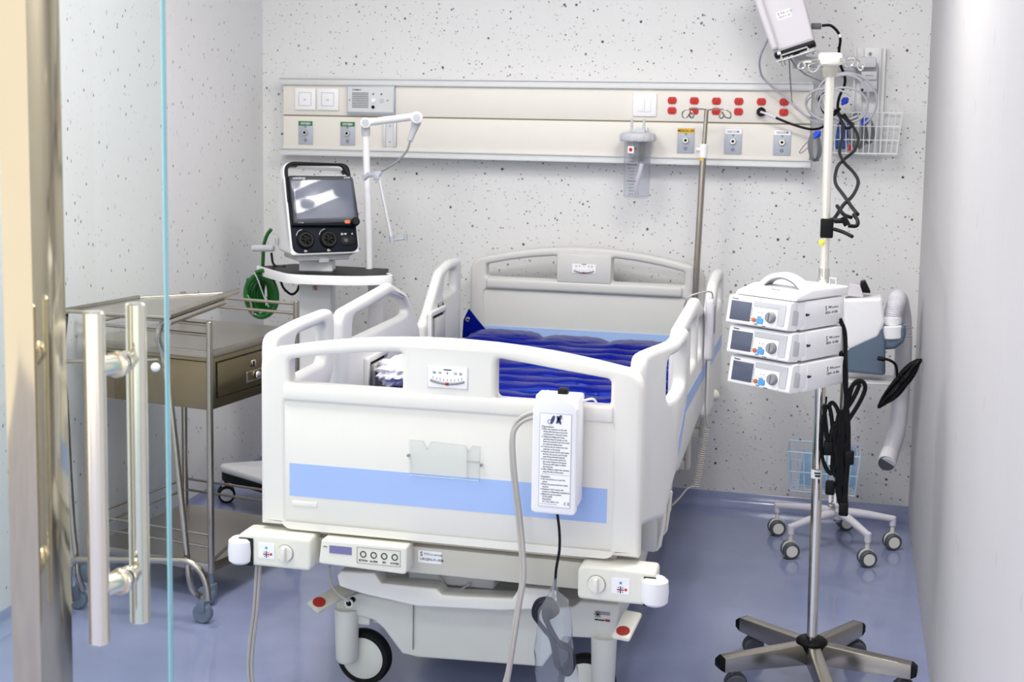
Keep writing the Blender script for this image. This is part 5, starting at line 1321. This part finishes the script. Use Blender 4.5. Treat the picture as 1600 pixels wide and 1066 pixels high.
# grey leads
def lead(pts, r=.0035, m='cable_grey', Y=5.30): return MB(m).tube([W(p[0], p[1], p[2] if len(p) > 2 else Y) for p in pts], r, 8, smooth=6)
def leadthing(label, pts, r=.0035, m='cable_grey', Y=5.3, name='monitor_lead'):
    o = lead(pts, r, m, Y).build(name, None); return tag(o, label, 'cable')
leadthing('pale grey lead sweeping from the monitor over the right end of the service panel', [(1188, 0, 5.2), (1190, 12, 5.2), (1199, 45, 5.2), (1200, 60, 5.2), (1189, 85, 5.25), (1187, 105, 5.3), (1195, 125, 5.35), (1230, 155, 5.36), (1260, 182, 5.36), (1285, 194, 5.35), (1310, 180, 5.33)], .0042)
leadthing('thin grey lead falling straight from the monitor mount past the last red socket', [(1233, 88, 5.2), (1234, 110, 5.3), (1236, 140, 5.36), (1240, 165, 5.36), (1262, 182, 5.36), (1278, 186, 5.34)], .0022, 'cable_dgrey')
leadthing('grey lead slanting from the monitor mount toward the cable loops', [(1234, 90, 5.2), (1245, 105, 5.22), (1262, 118, 5.25), (1285, 128, 5.27), (1300, 140, 5.28)], .0028, 'cable_dgrey')
# big loops
lp = thing('lead_loop', tuple(W(1310, 150, 5.27)), 'large loose loops of pale grey patient leads hung beside the panel end behind the pole', 'cable')
def ell(cx, cy, rx, ry, a0, a1, Y, n=14, rot=0):
    return [(cx+rx*math.cos(a)*math.cos(rot)-ry*math.sin(a)*math.sin(rot), cy+rx*math.cos(a)*math.sin(rot)+ry*math.sin(a)*math.cos(rot), Y+.02*math.sin(a)) for a in [a0+(a1-a0)*k/n for k in range(n+1)]]
for j, A in enumerate((ell(1317, 153, 41, 38, .4, 5.9, 5.27), ell(1320, 152, 37, 35, 1., 6.6, 5.26), ell(1318, 165, 38, 28, 2.2, 7.6, 5.25), ell(1300, 165, 42, 26, .9, 5.4, 5.24, rot=.2), ell(1322, 158, 48, 44, 3.3, 7.2, 5.28), ell(1282, 165, 22, 18, .2, 4., 5.26))):
    lead(A, .0042 if j != 5 else .003, 'cable_grey').build('lead', lp)
lead([(1318, 178), (1325, 188), (1332, 196), (1322, 200), (1312, 190)], .006, 'black', 5.22).build('lead_knot', lp)
# coiled sensor leads with blue clips
def clipcoil(label, cx, cy, cyc, rx, ry, Y, clip, n=6, tail=None, m='cable_dgrey'):
    o = thing('sensor_lead', tuple(W(cx, cy, Y)), label, 'cable')
    for j in range(n):
        f = 1-.11*j; 
        P = [(cx+rx*f*math.cos(a)*(1+.1*math.sin(a*2+j)), cyc+ry*(1-.04*j)*math.sin(a), Y-.004*j) for a in [2*PI*k/14 for k in range(14)]]
        b = MB(m); b.tube([W(*p) for p in P], .0022, 6, closed=True, smooth=4); b.build('loop', o)
    if tail: lead(tail, .0018, m, Y).build('loop', o)
    b = MB('clip_blue').ball(tuple(W(clip[0], clip[1], Y-.015)), .0125, 'clip_blue', sc=(1.1, .7, 1)); b.cyl(W(clip[0]+5, clip[1]-5, Y-.02), W(clip[0]-5, clip[1]+6, Y-.02), .006, n=10); b.box((-.008, -.01, .004), (.010, .006, .014), .003, 'clip_blue', T(*W(clip[0], clip[1], Y-.015))); b.build('clip', o)
clipcoil('oval coil of thin grey sensor lead with a blue clip, hanging at the panel end', 1273, 215, 230, 10, 22, 5.30, (1277, 210), tail=[(1276, 214, 5.3), (1262, 222, 5.3), (1250, 236, 5.3), (1252, 239, 5.3), (1266, 228, 5.3)])
# wire basket on the wall with its content
bk2 = basket('wire_basket', 'white wire basket of sensor leads fixed on the back wall below the mounting track', -.085, .185, 5.34, 5.468, 1.418, 1.570, 12, 3, 'wire_white', .0016)
cf = thing('blood_pressure_cuff', (-.03, 5.40, 1.43), 'folded blue blood pressure cuff in the left end of the wall basket', 'cuff')
b = MB('bag_blue').prism(rounded([(-.055, 1.43, .01), (-.01, 1.432, .01), (.0, 1.53, .01), (-.045, 1.545, .01)], 4), -.02, .02, [], .008, X=T(0, 5.40, 0) @ FXZ); b.build('cuff_fold', cf)
clipcoil('bundled grey leads with a blue clip on top, inside the wall basket', 1340, 200, 205, 15, 28, 5.385, (1320, 158), n=6)
clipcoil('small coil of grey lead with a blue clip at the right of the basket', 1357, 205, 205, 9, 20, 5.385, (1352, 190), n=5)
tag(MB('red').box(tuple(W(1325, 236, 5.38)), tuple(W(1330, 226, 5.40)), .003).build('red_connector', None), 'small red lead connector at the bottom of the wall basket', 'connector')
